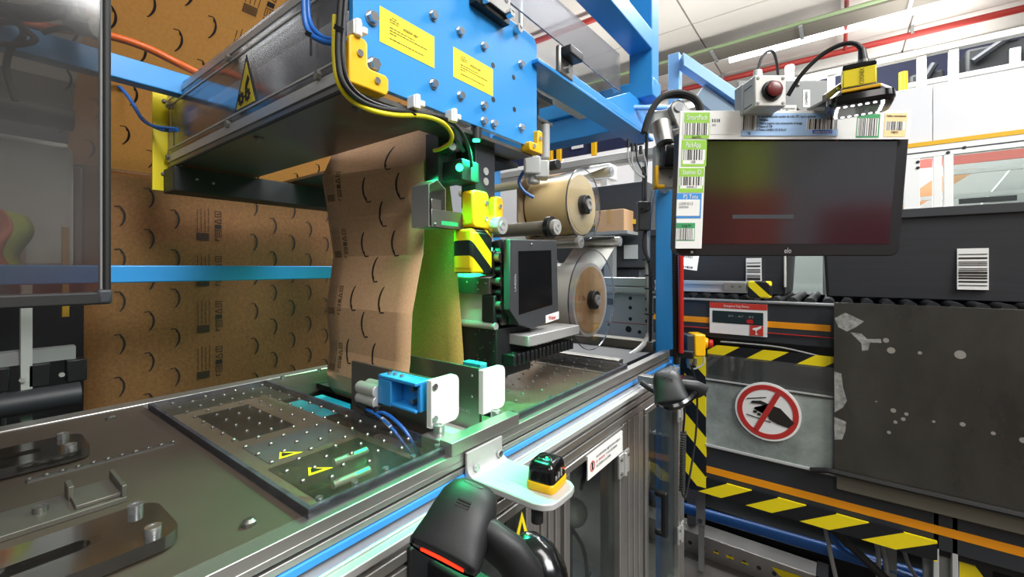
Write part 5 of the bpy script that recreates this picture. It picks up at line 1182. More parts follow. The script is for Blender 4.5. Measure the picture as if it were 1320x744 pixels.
# prohibition sign
X0, Z0, Rr = -0.204, 0.785, 0.103
sg = thing('prohibition_sign', (X0, YC - 0.012, Z0 - Rr), 'round red and white do-not-touch sign with crossed out hand on the frosted guard', 'sign')
yy = YC - 0.0190
part('disc', MB().cyl((X0, yy, Z0), (X0, yy + 0.007, Z0), Rr, seg=48), 'white', sg)
part('red_ring', MB().pipe((X0, yy - 0.0012, Z0), (X0, yy, Z0), Rr * 0.93, Rr * 0.765, 48), mat('sign_red', '#b8302c', 0.45), sg)
def S2(x, z, l=0.0014): return (X0 + x * Rr, yy - l, Z0 + z * Rr)
hand = [(-0.50, 0.25), (-0.44, 0.33), (-0.20, 0.36), (0.02, 0.25), (0.10, 0.10), (0.36, 0.18), (0.80, -0.20), (0.62, -0.44), (0.16, -0.30), (-0.02, -0.10), (-0.36, 0.10), (-0.40, 0.03), (-0.10, -0.10), (-0.08, 0.05), (0.0, 0.12), (-0.16, 0.22), (-0.44, 0.20)]
hand = [(-0.50, 0.22), (-0.46, 0.31), (-0.18, 0.36), (0.05, 0.28), (0.40, 0.19), (0.80, -0.22), (0.64, -0.42), (0.30, -0.35), (0.08, -0.25), (-0.02, -0.05), (-0.36, 0.10), (-0.40, 0.04), (-0.12, -0.08), (-0.15, 0.08), (-0.05, 0.16), (-0.16, 0.24)]
part('hand_symbol', MB().prism([S2(x, z) for x, z in hand][::-1], (0, 0.0006, 0)), 'ink', sg)
b = MB()
for c in ((-0.36, -0.06), (-0.24, -0.13)): b.ball(S2(*c), 0.0055, 10, 6, (1.2, 0.1, 1))
for a, c in (((-0.62, 0.36), (-0.02, 0.50)), ((-0.62, -0.20), (0.12, -0.34))):
    p, q_ = Vector(S2(*a)), Vector(S2(*c)); d_ = (q_ - p).normalized(); n_ = Vector((-d_.z, 0, d_.x)) * 0.0016
    part('motion_line', MB().prism([p - n_, q_ - n_, q_ + n_, p + n_], (0, 0.0004, 0)), 'ink', sg)
part('finger_tips', b, 'ink', sg, kind='stuff')
p, q_ = Vector(S2(-0.33, -0.68, 0.0022)), Vector(S2(0.33, 0.68, 0.0022)); d_ = (q_ - p).normalized(); n_ = Vector((-d_.z, 0, d_.x)) * Rr * 0.083
part('slash', MB().prism([p - n_, q_ - n_, q_ + n_, p + n_][::-1], (0, 0.0004, 0)), 'sign_red' if 'sign_red' in M else D.materials['sign_red'], sg)
# emergency stop notice
x0, x1, z0, z1 = -0.398, -0.205, 1.050, 1.168
sg = thing('stop_notice', ((x0 + x1) / 2, YC - 0.004, z0), 'white and red emergency stop notice with a dark picture on the conveyor side', 'sign')
bo = part('board', MB().box(x0, x1, YC - 0.006, YC - 0.0015, z0, z1), 'white_p', sg)
part('red_band', MB().box(x0, x1, YC - 0.0068, YC - 0.006, z1 - 0.021, z1), mat('notice_red', '#c8382a', 0.5), sg)
text('Emergency Stop Device', (x0 + 0.05, YC - 0.0068, z1 - 0.015), UX, UZ, 0.012, 'white', sg, w=0.085)
ph = part('photo', MB().box(x0 + 0.010, x1 - 0.012, YC - 0.0068, YC - 0.006, z0 + 0.041, z1 - 0.031), mat('dark_photo', '#14282c', 0.4), sg)
text('89 . 87 . 85', (x0 + 0.065, YC - 0.0068, z0 + 0.066), UX, UZ, 0.010, 'grey', ph, w=0.085)
part('red_tag', MB().box(x0 + 0.128, x0 + 0.148, YC - 0.0074, YC - 0.0068, z0 + 0.046, z0 + 0.060), 'red', ph)
rb = part('red_square', MB().box(x1 - 0.055, x1 - 0.012, YC - 0.0072, YC - 0.006, z0 + 0.003, z0 + 0.040), 'notice_red' if 'notice_red' in M else D.materials['notice_red'], sg)
bx, bz = x1 - 0.034, z0 + 0.023
part('hand_symbol', MB().prism([(bx + p * 0.018, YC - 0.0075, bz + q_ * 0.018) for p, q_ in [(-0.75, 0.1), (-0.6, 0.35), (0.2, 0.6), (0.9, 0.95), (0.85, 0.45), (0.3, 0.1), (0.0, -0.2), (0.1, -0.75), (0.4, -0.9), (-0.3, -0.9), (-0.1, -0.75), (-0.15, -0.1)]][::-1], (0, 0.0004, 0)), 'white', rb)
# yellow e-stop on the hazard post
t = thing('emergency_button', (-0.436, 1.753, 0.928), 'yellow emergency stop box with red button at the hazard post', 'switch')
Mx = Matrix.Translation((-0.423, 1.712, 1.01)) @ R0 @ Matrix.Scale(0.80, 4); k_ = 0
part('back_box', MB(Mx).box(-0.062, -0.028, -0.045, 0.052, -0.05, 0.03), 'dark', t, 0.004)
part('yellow_box', MB(Mx).box(-0.028, 0.026, -0.048, 0.056, -0.05, 0.035), 'yellow', t, 0.006)
part('collar', MB(Mx).cyl((0.026, 0.012, 0.0), (0.046, 0.010, 0.008), 0.028, 0.024, 20), 'yellow', t, 0.002)
part('button', MB(Mx).cyl((0.046, 0.010, 0.008), (0.066, 0.008, 0.014), 0.020, seg=20), 'red', t, 0.004)
part('cable', MB(Mx).tube([(-0.04, -0.045, 0), (-0.05, -0.08, 0), (-0.03, -0.11, 0.01), (0.02, -0.09, 0.01), (0.03, -0.05, 0.0)], 0.004), 'cablew', t)
part('connector', MB(Mx).cyl((-0.045, -0.05, 0.02), (-0.045, -0.10, 0.02), 0.012, seg=10).cyl((-0.02, -0.06, 0.02), (-0.02, -0.09, 0.02), 0.009, seg=10), 'steel', t)
# steel table sheet with taped scraps
t = thing('steel_sheet', (0.6, 1.77, 0.6), 'scuffed stainless steel side sheet with black edge trim and tape scraps', 'panel')
b = MB().grid(lambda u, v: Vector((-0.012 + 1.3 * u, 1.775 - 0.0 * v, 1.185 - 0.560 * v)), 2, 2)
sheet_m = mat('scuffed_steel', '#66645f', 0.30, metal=0.9, var=0.25, vs=5, rvar=0.16, stretch=(1, 1, 0.5), bump=0.03, bs=8)
part('sheet', MB().box(-0.012, 1.3, 1.772, 1.780, 0.628, 1.187), sheet_m, t, 0.001)
part('skirt', MB().box(-0.005, 1.3, 1.778, 1.795, 0.572, 0.630), mat('skirt_plate', '#6b675c', 0.5, metal=0.3), t, 0.001)
part('edge_trim', MB().tube([(-0.075, 1.775, 0.615), (-0.040, 1.770, 0.626), (-0.005, 1.768, 0.630), (0.2, 1.768, 0.628), (0.7, 1.768, 0.628), (1.3, 1.768, 0.628)], 0.009, 8, 4), 'black_r', t)
scr = mat('crumpled_tape', '#a9a9a4', 0.35, metal=0.2, var=0.5, vs=60, bump=0.6, bs=80)
def scrap(P):
    q_ = [oyp for oyp in P]
    part('tape_scrap', MB().prism([(x, 1.7718, z) for x, z in q_][::-1], (0, -0.0006, 0)), scr, t, label='crumpled tape scrap')
scrap([(-0.010, 1.135), (0.018, 1.155), (0.065, 1.130), (0.045, 1.110), (0.022, 1.094), (0.0, 1.106)])
scrap([(0.030, 1.092), (0.060, 1.090), (0.072, 1.075), (0.105, 1.078), (0.108, 1.066), (0.08, 1.064), (0.075, 1.040), (0.06, 1.035), (0.058, 1.06)])
scrap([(-0.011, 0.96), (0.008, 0.955), (0.012, 0.91), (0.022, 0.87), (0.012, 0.845), (-0.010, 0.825)])
scrap([(-0.011, 0.81), (0.02, 0.80), (0.018, 0.77), (0.010, 0.74), (-0.010, 0.735)])
b = MB(); rnd = random.Random(5)
for x, z, r in ((0.13, 1.045, 0.016), (0.118, 1.075, 0.012), (0.195, 1.045, 0.008), (0.135, 0.86, 0.011), (0.165, 0.855, 0.008), (0.158, 0.838, 0.009), (0.14, 0.825, 0.008), (0.225, 0.845, 0.006), (0.285, 0.85, 0.010), (0.345, 0.838, 0.008), (0.40, 0.832, 0.012), (0.45, 0.83, 0.006), (0.125, 0.79, 0.008), (0.095, 0.88, 0.004), (0.5, 0.82, 0.008), (0.28, 1.05, 0.02)):
    b.cyl((x, 1.7722, z), (x, 1.7716, z), r * 0.62, seg=12)
part('glue_spot', b, mat('glue_spots', '#a8a59d', 0.45, metal=0.5), t, kind='stuff')
for x in (0.228, 0.268):
    part('leg', MB().box(x, x + 0.012, 1.80, 1.83, 0.0, 0.60), 'lgrey', t, 0.001)
part('leg', MB().box(0.21, 0.29, 1.83, 1.86, 0.0, 0.6), 'grey', t, 0.002)
part('hazard_post', MB().box(0.288, 0.355, 1.83, 1.84, 0.20, 0.575), hazard('hazard_tape_leg', 2, 0.21, 0, 1.5, off=0.07), t)

# totes on the conveyor
def tote(x0, x1, y0, z0, h, label, bc, worn=False):
    o = thing('black_tote', ((x0 + x1) / 2, y0 + 0.2, z0), label, 'tote', 'black totes on the conveyor')
    T = 0.012; y1 = y0 + 0.40; e = 0.015
    b = MB()
    def wall(P, n): b.prism(P, n)
    b.prism([(x0 + e, y0 + e, z0), (x1 - e, y0 + e, z0), (x1, y0, z0 + h), (x0, y0, z0 + h)], (0, -T, 0))
    b.prism([(x1 - e, y1 - e, z0), (x0 + e, y1 - e, z0), (x0, y1, z0 + h), (x1, y1, z0 + h)], (0, T, 0))
    b.prism([(x0 + e, y1 - e, z0), (x0 + e, y0 + e, z0), (x0, y0, z0 + h), (x0, y1, z0 + h)], (-T, 0, 0))
    b.prism([(x1 - e, y0 + e, z0), (x1 - e, y1 - e, z0), (x1, y1, z0 + h), (x1, y0, z0 + h)], (T, 0, 0))
    b.box(x0 + e, x1 - e, y0 + e, y1 - e, z0, z0 + T)
    part('body', b, 'tote', o, 0.003)
    part('rim', MB().box(x0 - 0.006, x1 + 0.006, y0 - 0.008, y0 + 0.006, z0 + h - 0.03, z0 + h).box(x0 - 0.006, x1 + 0.006, y1 - 0.006, y1 + 0.008, z0 + h - 0.03, z0 + h).box(x0 - 0.006, x0 + 0.008, y0, y1, z0 + h - 0.03, z0 + h).box(x1 - 0.008, x1 + 0.006, y0, y1, z0 + h - 0.03, z0 + h), 'dark2', o, 0.002)
    if bc:
        bx0, bx1, bz0, bz1 = bc
        f = part('barcode_label', MB().box(bx0, bx1, y0 - 0.0005 + e * 0.3, y0 + e * 0.8, bz0, bz1), 'white_p', o)
        bars((bx0 + 0.003, y0 - 0.0005 + e * 0.3, bz0 + 0.012), UX, UZ, bx1 - bx0 - 0.006, bz1 - bz0 - 0.024, 21, f, horiz=True, n=40)
    if worn: part('worn_edge', MB().box(x1 - 0.018, x1 - 0.010, y0 + 0.004, y0 + 0.012, z0 + 0.03, z0 + h - 0.05), 'offw', o, 0.002)
    return o
tote(-0.050, 0.75, 1.95, 1.196, 0.302, 'large black tote with a white barcode label on the right of the conveyor', (0.302, 0.371, 1.232, 1.362))
tote(-0.72, -0.150, 1.95, 1.196, 0.28, 'black tote with a worn white corner half hidden behind the screen', (-0.297, -0.243, 1.20, 1.34), True)
t = thing('paper_tag', (-0.484, 1.829, 1.302), 'small white printed paper tag hanging under the left corner of the screen', 'label')
Mx = Matrix.Translation((-0.468, 1.778, 1.339)) @ R0 @ Matrix.Rotation(math.radians(-8), 4, 'Z')
part('paper', MB(Mx).box(-0.030, 0.035, -0.045, 0.03, 0, 0.0012), 'white_p', t)
text('K3401', Mx @ Vector((-0.026, 0.0, 0.0012)), Mx.to_3x3() @ UX, Mx.to_3x3() @ UY, 0.016, 'ink', t, w=0.034)
bars(Mx @ Vector((-0.026, -0.040, 0.0012)), Mx.to_3x3() @ UX, Mx.to_3x3() @ UY, 0.05, 0.008, 31, t, n=30)
t = thing('guide_rail', (-0.42, 1.83, 1.18), 'aluminium guide rail with taped yellow and black end below the screen', 'rail')
part('rail', MB().box(-0.62, -0.27, 1.815, 1.84, 1.236, 1.250).box(-0.62, -0.27, 1.815, 1.84, 1.206, 1.218).box(-0.62, -0.27, 1.822, 1.84, 1.218, 1.236), 'alu_w', t, 0.001)
part('joiner', MB().box(-0.35, -0.275, 1.808, 1.816, 1.214, 1.244), 'alu', t, 0.001)
fixings(t, 'screw', [(-0.32, 1.808, 1.230), (-0.295, 1.808, 1.230)], (0, -1, 0), 0.005, 'steel', 'socket', 0.003)
part('taped_end', MB().box(-0.27, -0.195, 1.806, 1.85, 1.190, 1.252), hazard('taped_end_tape', 0, 0.075, 2, 1.0, off=0.02), t, 0.006)
part('rail_post', MB().box(-0.60, -0.58, 1.82, 1.84, 1.18, 1.21).box(-0.25, -0.23, 1.82, 1.84, 1.18, 1.20), 'grey', t)

# ------------------------------------------------------------------ below the conveyor
t = thing('blue_pipe', (0.2, 2.0, 0.22), 'blue pipe running along the floor below the conveyor', 'pipe')
part('pipe', MB().cyl((-0.62, 2.0, 0.225), (1.5, 2.0, 0.30), 0.022, seg=14), 'cableb', t)
for x in (-0.47, 0.14): 
    part('hanger', MB().box(x - 0.018, x + 0.018, 1.95, 1.96, 0.20, 0.44), 'grey', t, 0.001)
    fixings(t, 'bolt', [(x, 1.95, 0.22), (x, 1.95, 0.36)], (0, -1, 0), 0.008, 'steel', 'hex')
    part('hanger_foot', MB().box(x - 0.01, x + 0.01, 1.96, 1.98, 0.0, 0.21), 'grey', t)
t = thing('floor_rail', (0.0, 2.08, 0), 'grey steel floor channel with slots and yellow marks by the machine foot', 'rail')
part('channel', MB().box(-0.9, -0.07, 2.06, 2.065, 0.0, 0.095).box(-0.9, -0.07, 2.065, 2.16, 0.090, 0.095), 'alu', t, 0.001)
fixings(t, 'slot_hole', [(-0.54 + 0.055 * k, 2.06, 0.045) for k in range(7)], (0, -1, 0), 0.009, 'dark', 'hole')
part('yellow_mark', MB().box(-0.50, -0.48, 2.058, 2.06, 0.04, 0.047).box(-0.44, -0.42, 2.058, 2.06, 0.04, 0.047).box(-0.39, -0.36, 2.058, 2.06, 0.04, 0.05).box(-0.33, -0.305, 2.058, 2.06, 0.04, 0.047), 'yel_p', t)
part('end_cap', MB().box(-0.07, -0.03, 2.055, 2.165, 0.0, 0.10), 'black', t, 0.002)
part('yellow_tape', MB().prism([(-0.22, 2.058, 0.07), (-0.19, 2.058, 0.045), (-0.08, 2.058, 0.05), (-0.08, 2.058, 0.075)][::1], (0, -0.001, 0)), 'yel_p', t)
for i, (P, m, r) in enumerate((([(-0.05, 1.96, 0.42), (-0.02, 1.94, 0.25), (0.02, 1.95, 0.05)], 'cablew', 0.007), ([(0.09, 1.96, 0.42), (0.11, 1.93, 0.3), (0.10, 1.95, 0.05)], 'cablew', 0.007), ([(0.10, 1.96, 0.42), (0.13, 1.93, 0.28), (0.13, 1.95, 0.05)], 'cablew', 0.007), ([(-0.05, 1.97, 0.44), (0.0, 1.95, 0.30), (0.10, 1.96, 0.27), (0.25, 1.96, 0.26)], 'cableb', 0.012), ([(0.16, 1.96, 0.42), (0.19, 1.95, 0.30), (0.24, 1.95, 0.24)], 'cablew', 0.006))):
    part('hanging_cable', MB().tube(P, r), m, None, label=['grey cable drooping under the conveyor, left of the pair', 'left cable of the grey pair under the conveyor', 'right cable of the grey pair under the conveyor', 'blue cable bunch slumped over the blue pipe', 'short grey cable beside the steel leg under the conveyor'][i], cat='cable')
t = thing('black_trough', (0.2, 2.25, 0), 'black cable trough on the floor under the conveyor', 'trough')
part('body', MB().box(-0.8, 1.6, 2.2, 2.5, 0.0, 0.16), 'black_m', t, 0.004)
t = thing('back_frame', (0.3, 2.9, 0), 'dark machine frame in the shade behind the conveyor', 'machine')
part('panel', MB().box(-0.9, 2.4, 2.75, 2.80, 0.0, 1.12), 'dark', t, 0.004)
part('upright', MB().box(-0.06, 0.02, 2.55, 2.62, 0.0, 1.55), 'grey', t, 0.004)
part('upright', MB().box(1.2, 1.28, 2.55, 2.62, 0.0, 1.5), 'grey', t, 0.004)
part('shelf', MB().box(-0.5, 2.0, 2.6, 2.9, 1.10, 1.14), 'lgrey', t, 0.003)

# ------------------------------------------------------------------ white enclosure beyond the conveyor
t = thing('white_enclosure', (1.6, 4.3, 0), 'white panelled machine enclosure with yellow trim and framed windows at the right', 'enclosure')
for x0, x1 in ((-0.6, 0.50), (0.505, 1.05), (1.055, 1.9), (1.905, 3.0)):
    part('panel', MB().box(x0, x1, 4.0, 4.04, 2.150, 2.53), 'wallw', t, 0.002)
part('yellow_trim', MB().box(-0.6, 3.0, 3.985, 4.02, 2.122, 2.150), mat('amber_trim', '#e5b21a', 0.5), t)
part('head_frame', MB().box(-0.6, 3.0, 3.99, 4.03, 2.045, 2.122), 'white', t, 0.002)
part('head_groove', MB().box(-0.6, 3.0, 3.988, 3.991, 2.076, 2.084), 'dark', t)
for x0, x1 in ((-0.58, -0.50), (0.36, 0.44), (0.505, 0.545), (0.555, 0.60), (1.5, 1.58), (2.4, 2.48)):
    part('mullion', MB().box(x0, x1, 3.99, 4.03, 1.0, 2.045), 'white', t, 0.002)
for x0, x1 in ((-0.50, 0.36), (0.60, 1.5), (1.58, 2.4)):
    part('pane', MB().box(x0, x1, 4.008, 4.014, 1.0, 2.045), 'pane', t)
fixings(t, 'screw', [(0.43, 3.99, 2.02), (0.43, 3.99, 1.98), (0.575, 3.99, 2.06), (0.65, 3.99, 2.08), (1.1, 3.99, 2.09)], (0, -1, 0), 0.010, 'dark', 'stud')
part('rear_wall', MB().box(-0.6, 3.0, 5.6, 5.64, 0.0, 2.5), 'lgrey', t)
t = thing('red_chute', (0.5, 4.9, 1.6), 'red edged chute seen through the enclosure windows', 'chute')
part('red_edge', MB().box(-0.4, 2.2, 5.0, 5.03, 2.15, 2.22), mat('faded_red', '#d06a60', 0.5), t)
part('tan_belt', MB().prism([(0.1, 5.0, 1.6), (0.25, 5.0, 1.6), (0.9, 5.0, 2.1), (0.7, 5.0, 2.1)], (0, -0.1, 0)), mat('tan_belt', '#cf9c70', 0.6), t)
part('grey_belt', MB().prism([(0.8, 5.1, 1.6), (1.6, 5.1, 1.6), (1.9, 5.1, 2.1), (1.1, 5.1, 2.1)], (0, -0.1, 0)), 'lgrey', t)
part('rail', MB().box(-0.4, 2.4, 4.9, 4.93, 1.72, 1.76), 'white', t)
part('rail', MB().box(-0.4, 2.4, 4.8, 4.83, 1.85, 1.88), 'white', t)
part('dark_slot', MB().box(0.75, 1.05, 4.78, 4.80, 1.80, 1.84), 'dark', t)
part('dark_slot', MB().box(1.12, 1.40, 4.78, 4.80, 1.80, 1.84), 'dark', t)
part('beam', MB().box(0.6, 1.1, 4.7, 4.73, 2.02, 2.05), 'white', t)
part('stand', MB().box(0.2, 0.28, 4.95, 5.03, 0.0, 2.2).box(1.7, 1.78, 4.95, 5.03, 0.0, 2.2), 'lgrey', t)
# mezzanine clutter
t = thing('mezzanine', (0.9, 6.3, 2.6), 'white railed mezzanine walkway above the white enclosure', 'walkway')
part('deck', MB().box(-1.5, 4.0, 6.0, 7.6, 2.75, 2.85), 'lgrey', t)
for x in (-1.4, -0.1, 0.64, 0.87, 1.6, 2.4): part('post', MB().box(x, x + 0.07, 6.0, 6.06, 0 if x in (-1.4, 2.4) else 2.85, 3.46), 'white', t, 0.003)
part('rail', MB().box(-1.5, 4.0, 5.98, 6.07, 3.46, 3.52), 'lgrey', t, 0.003)
part('rail', MB().box(0.55, 4.0, 6.01, 6.05, 3.16, 3.21), 'lgrey', t, 0.003)
part('navy_screen', MB().box(-0.2, 4.0, 7.4, 7.45, 2.85, 4.0), mat('dark_netting', '#10142a', 0.9), t)
part('yellow_post', MB().cyl((0.53, 5.95, 2.85), (0.53, 5.95, 3.31), 0.036, seg=14), 'yellow', t)
for i, (x, z, wd, h) in enumerate(((0.62, 3.0, 0.28, 0.42), (1.05, 3.22, 0.5, 0.35), (1.58, 2.95, 0.28, 0.25), (1.9, 3.1, 0.6, 0.5))):
    o = thing('mezzanine_machine', (x + wd / 2, 6.6, z), ['dark machine on the mezzanine beside the yellow post', 'dark machine on the mezzanine at the upper right edge', 'low dark machine behind the mezzanine rail', 'dark machine on the mezzanine beyond the right frame edge'][i], 'machine', 'dark machines on the mezzanine')
    part('body', MB().box(x, x + wd, 6.4, 6.8, 2.851, z + h), 'black_m', o, 0.03)
    part('arm', MB().cyl((x + 0.05, 6.38, z + 0.2), (x + wd * 0.7, 6.38, z + h + 0.06), 0.035, seg=8), 'dark', o)
    part('lamp', MB().box(x + wd * 0.6, x + wd * 0.75, 6.36, 6.39, z + 0.1, z + 0.25), 'lgrey', o, 0.005)
t = thing('signal_column', (-0.523, 6.882, 3.763), 'white and pale signal column standing behind the control box', 'signal lamp')
P = Vector((-0.523, 6.882, 3.763))
for k in range(3): part('segment', MB().cyl(P + UZ * (0.0 + 0.09 * k), P + UZ * (0.08 + 0.09 * k), 0.055, seg=16), 'white' if k != 1 else 'lgrey', t, 0.003)
part('pole', MB().cyl((P.x, P.y, 2.85), P, 0.02, seg=8), 'lgrey', t)

# ------------------------------------------------------------------ neighbouring blue frame
t = thing('neighbour_gantry', (-0.95, 3.3, 0), 'light blue steel frame of the neighbouring machine behind the monitor arm', 'frame')
part('post', MB().box(-1.01, -0.93, 3.25, 3.33, 0.0, 2.885), 'blue2', t, 0.004)
part('sloped_beam', MB().prism([(-0.93, 3.27, 2.84), (-0.55, 3.50, 2.50), (-0.30, 3.65, 2.28), (-0.30, 3.65, 2.19), (-0.55, 3.50, 2.41), (-0.93, 3.27, 2.75)][::-1], (-0.05, 0.08, 0)), 'blue2', t, 0.002)
part('side_sheet', MB().prism([(-0.80, 3.36, 2.62), (-0.30, 3.66, 2.16), (-0.30, 3.66, 1.95), (-0.86, 3.36, 2.54)][::-1], (-0.03, 0.05, 0)), mat('blue_grey_sheet', '#7d93a8', 0.4), t, 0.002)
part('orange_belt', MB().prism([(-0.70, 3.50, 2.60), (-0.25, 3.78, 2.18), (-0.25, 3.78, 2.08), (-0.66, 3.50, 2.48)][::-1], (-0.02, 0.04, 0)), 'orange', t)
part('brown_belt', MB().prism([(-0.80, 3.45, 2.66), (-0.40, 3.70, 2.30), (-0.40, 3.70, 2.12), (-0.80, 3.45, 2.56)][::-1], (-0.02, 0.04, 0)), mat('brown_belt', '#8a5a3c', 0.6), t)

# ------------------------------------------------------------------ seen past the label rolls
t = thing('navy_screen', (-1.7, 3.6, 2.2), 'navy sheet hung below the blue beams with a white label and yellow clips', 'screen')
part('sheet', MB().prism([(-2.6, 3.4, 2.30), (-1.25, 3.4, 2.30), (-1.25, 3.4, 2.60), (-2.6, 3.4, 2.60)], (0, -0.02, 0)), 'navy', t)
part('white_label', MB().box(-1.90, -1.79, 3.385, 3.40, 2.36, 2.43), 'white_p', t)
for x in (-2.14, -2.05, -1.70): part('yellow_clip', MB().box(x, x + 0.045, 3.37, 3.40, 2.27, 2.44), 'yellow', t, 0.004)
for x in (-2.5, -1.3): part('hanger', MB().box(x, x + 0.03, 3.40, 3.43, 2.6, 5.5), 'lgrey', t)
t = thing('background_conveyor', (-1.7, 3.2, 0), 'long grey aluminium conveyor bridge behind the label rolls', 'conveyor')
part('profile', MB().box(-3.0, -0.75, 3.2, 3.26, 2.150, 2.205), 'alu_w', t, 0.003)
part('profile', MB().box(-3.0, -0.75, 3.19, 3.26, 2.115, 2.140), 'alu', t, 0.003)
for x in (-2.7, -1.25): part('leg', MB().box(x, x + 0.06, 3.2, 3.26, 0.0, 2.12), 'lgrey', t, 0.002)
part('white_housing', MB().box(-1.56, -1.38, 3.05, 3.19, 1.98, 2.10), 'white', t, 0.01)
part('white_arm', MB().box(-1.46, -1.40, 3.05, 3.12, 1.60, 1.98).box(-1.55, -1.1, 3.05, 3.15, 1.70, 1.80), 'offw', t, 0.006)
part('housing_stand', MB().box(-1.50, -1.42, 3.1, 3.2, 0.0, 1.7), 'lgrey', t)
t = thing('white_bin_wall', (-2.0, 4.6, 0), 'bright white panel wall far behind the label station', 'partition')
part('panel', MB().box(-4.2, -2.72, 4.6, 4.64, 0.0, 2.75), 'wallw', t, 0.003)
part('panel', MB().box(-2.70, -1.22, 4.6, 4.64, 0.0, 2.75), 'wallw', t, 0.003)
t = thing('grey_machine', (-1.3, 3.0, 0), 'dark grey machine housing behind the clear label discs', 'machine')
part('housing', MB().box(-1.80, -0.98, 2.70, 2.95, 1.30, 1.86), 'dark2', t, 0.01)
part('window', MB().box(-1.50, -1.30, 2.69, 2.70, 1.62, 1.80), mat('brown_window', '#6e5f52', 0.3), t)
part('base', MB().box(-1.75, -1.02, 2.72, 2.93, 0.0, 1.30), 'dark', t, 0.01)
part('yellow_band', MB().box(-1.75, -1.00, 2.685, 2.70, 1.585, 1.615), mat('yellow_band', '#e6c22e', 0.5), t)
part('lamp', MB().box(-1.42, -1.25, 2.68, 2.70, 1.595, 1.615), 'white', t, 0.003)
part('label', MB().box(-1.12, -1.03, 2.69, 2.70, 1.36, 1.45), 'lgrey', t)
for i, (x, y, z, w_, h, lb) in enumerate(((-2.55, 3.5, 1.62, 0.42, 0.30, 'brown cardboard box left behind the upper roll'), (-1.26, 2.55, 1.53, 0.20, 0.14, 'brown cardboard box beside the blue post'), (-2.05, 3.6, 1.62, 0.30, 0.2, 'flat cardboard box behind the printer column'))):
    o = thing('cardboard_box', (x + w_ / 2, y + 0.15, z), lb, 'box', 'cardboard boxes in the background')
    part('carton', MB().box(x, x + w_, y, y + 0.28, z, z + h), 'kraft', o, 0.004)
    part('tape', MB().box(x + w_ * 0.44, x + w_ * 0.56, y - 0.001, y + 0.281, z + h * 0.4, z + h + 0.001), mat('packing_tape_%s' % ['a', 'b', 'c'][i], '#c39a62', 0.3), o)
o = thing('box_stand', (-2.2, 3.6, 0), 'grey bench holding cardboard boxes behind the label station', 'bench')
part('top', MB().box(-2.7, -1.65, 3.45, 3.95, 1.58, 1.62), 'lgrey', o, 0.003)
for x in (-2.68, -1.70): part('leg', MB().box(x, x + 0.04, 3.5, 3.9, 0, 1.58), 'grey', o)
o = thing('box_ledge', (-1.18, 2.65, 0), 'slim grey stand under the cardboard box by the blue post', 'stand')
part('top', MB().box(-1.30, -1.02, 2.50, 2.68, 1.51, 1.53), 'grey', o); part('leg', MB().box(-1.2, -1.14, 2.56, 2.62, 0, 1.51), 'grey', o)
t = thing('punched_plate', (-0.95, 2.2, 0), 'pale grey punched mounting plate with profiles behind the lower label roll', 'panel')
part('plate', MB().box(-1.30, -0.72, 2.20, 2.22, 0.90, 1.165), 'lgrey', t, 0.002)
part('profile', MB().box(-1.6, -0.66, 2.16, 2.22, 1.170, 1.200).box(-1.6, -0.66, 2.16, 2.22, 1.205, 1.25), 'alu_w', t, 0.004)
part('profile', MB().box(-1.9, -0.66, 2.14, 2.20, 0.80, 0.86), 'alu', t, 0.004)
part('stand', MB().box(-0.78, -0.72, 2.22, 2.28, 0, 1.2).box(-1.5, -1.44, 2.22, 2.28, 0, 1.2), 'grey', t)
fixings(t, 'hole', [(-0.88, 2.20, 1.09), (-0.79, 2.20, 1.085), (-0.88, 2.20, 1.03), (-0.79, 2.20, 1.025), (-0.83, 2.2, 0.965), (-1.0, 2.2, 0.99), (-0.88, 2.20, 1.14), (-0.79, 2.2, 1.14)], (0, -1, 0), 0.010, 'black', 'hole')
fixings(t, 'large_hole', [(-0.89, 2.20, 0.975), (-0.78, 2.20, 0.968)], (0, -1, 0), 0.017, 'black', 'hole')
part('square_hole', MB().box(-1.01, -0.975, 2.195, 2.20, 1.10, 1.135), 'black', t)
part('red_line', MB().box(-1.02, -0.74, 2.198, 2.20, 1.005, 1.008), 'red', t)
t = thing('grey_rail_pair', (-1.4, 1.75, 0.95), 'dark steel cross rails at the end of the table below the lower roll', 'rail')
part('rail', MB().box(-1.2, -0.56, 1.62, 1.68, 0.985, 1.02), 'steel_dk', t, 0.003)
part('rail', MB().box(-1.2, -0.56, 1.30, 1.34, 0.972, 1.005), 'steel', t, 0.003)
part('dark_tray', MB().box(-1.2, -0.56, 1.34, 1.62, 0.965, 0.985), 'black_m', t)
part('wire', MB().tube([(-1.1, 1.38, 1.0), (-0.95, 1.40, 0.99), (-0.85, 1.37, 0.992), (-0.75, 1.36, 0.99), (-0.62, 1.40, 0.99)], 0.004), 'black_r', t)

# ------------------------------------------------------------------ ceiling fittings
def light(x0, x1, y, label):
    o = thing('ceiling_light', ((x0 + x1) / 2, y, 5.36), label, 'ceiling light', 'fluorescent strips of the hall')
    part('tube', MB().cyl((x0, y, 5.38), (x1, y, 5.38), 0.055, seg=10), 'tube', o)
    part('housing', MB().box(x0 - 0.02, x1 + 0.02, y - 0.07, y + 0.07, 5.43, 5.475), 'white', o)
light(-1.70, 1.14, 9.3, 'long bright strip light above the control box')
light(-0.95, 1.16, 11.3, 'farther strip light seen behind the code reader')
light(-5.9, -3.6, 9.3, 'strip light above the clear top cover')
light(4.2, 6.6, 9.3, 'strip light out beyond the right of the frame')
light(-4.2, -2.2, 11.3, 'far strip light left of the blue frame')
light(-12.5, -7.0, -2.6, 'strip light row added behind the operator, left bay, for its reflection')  # added out of view to reflect in the cutting head's clear front
o = part('conduit_rail', MB().box(-9, 16, 9.25, 9.35, 5.44, 5.46).box(-9, 16, 11.25, 11.35, 5.44, 5.46), 'white', None, label='pale light trunking running across the ceiling', cat='trunking')
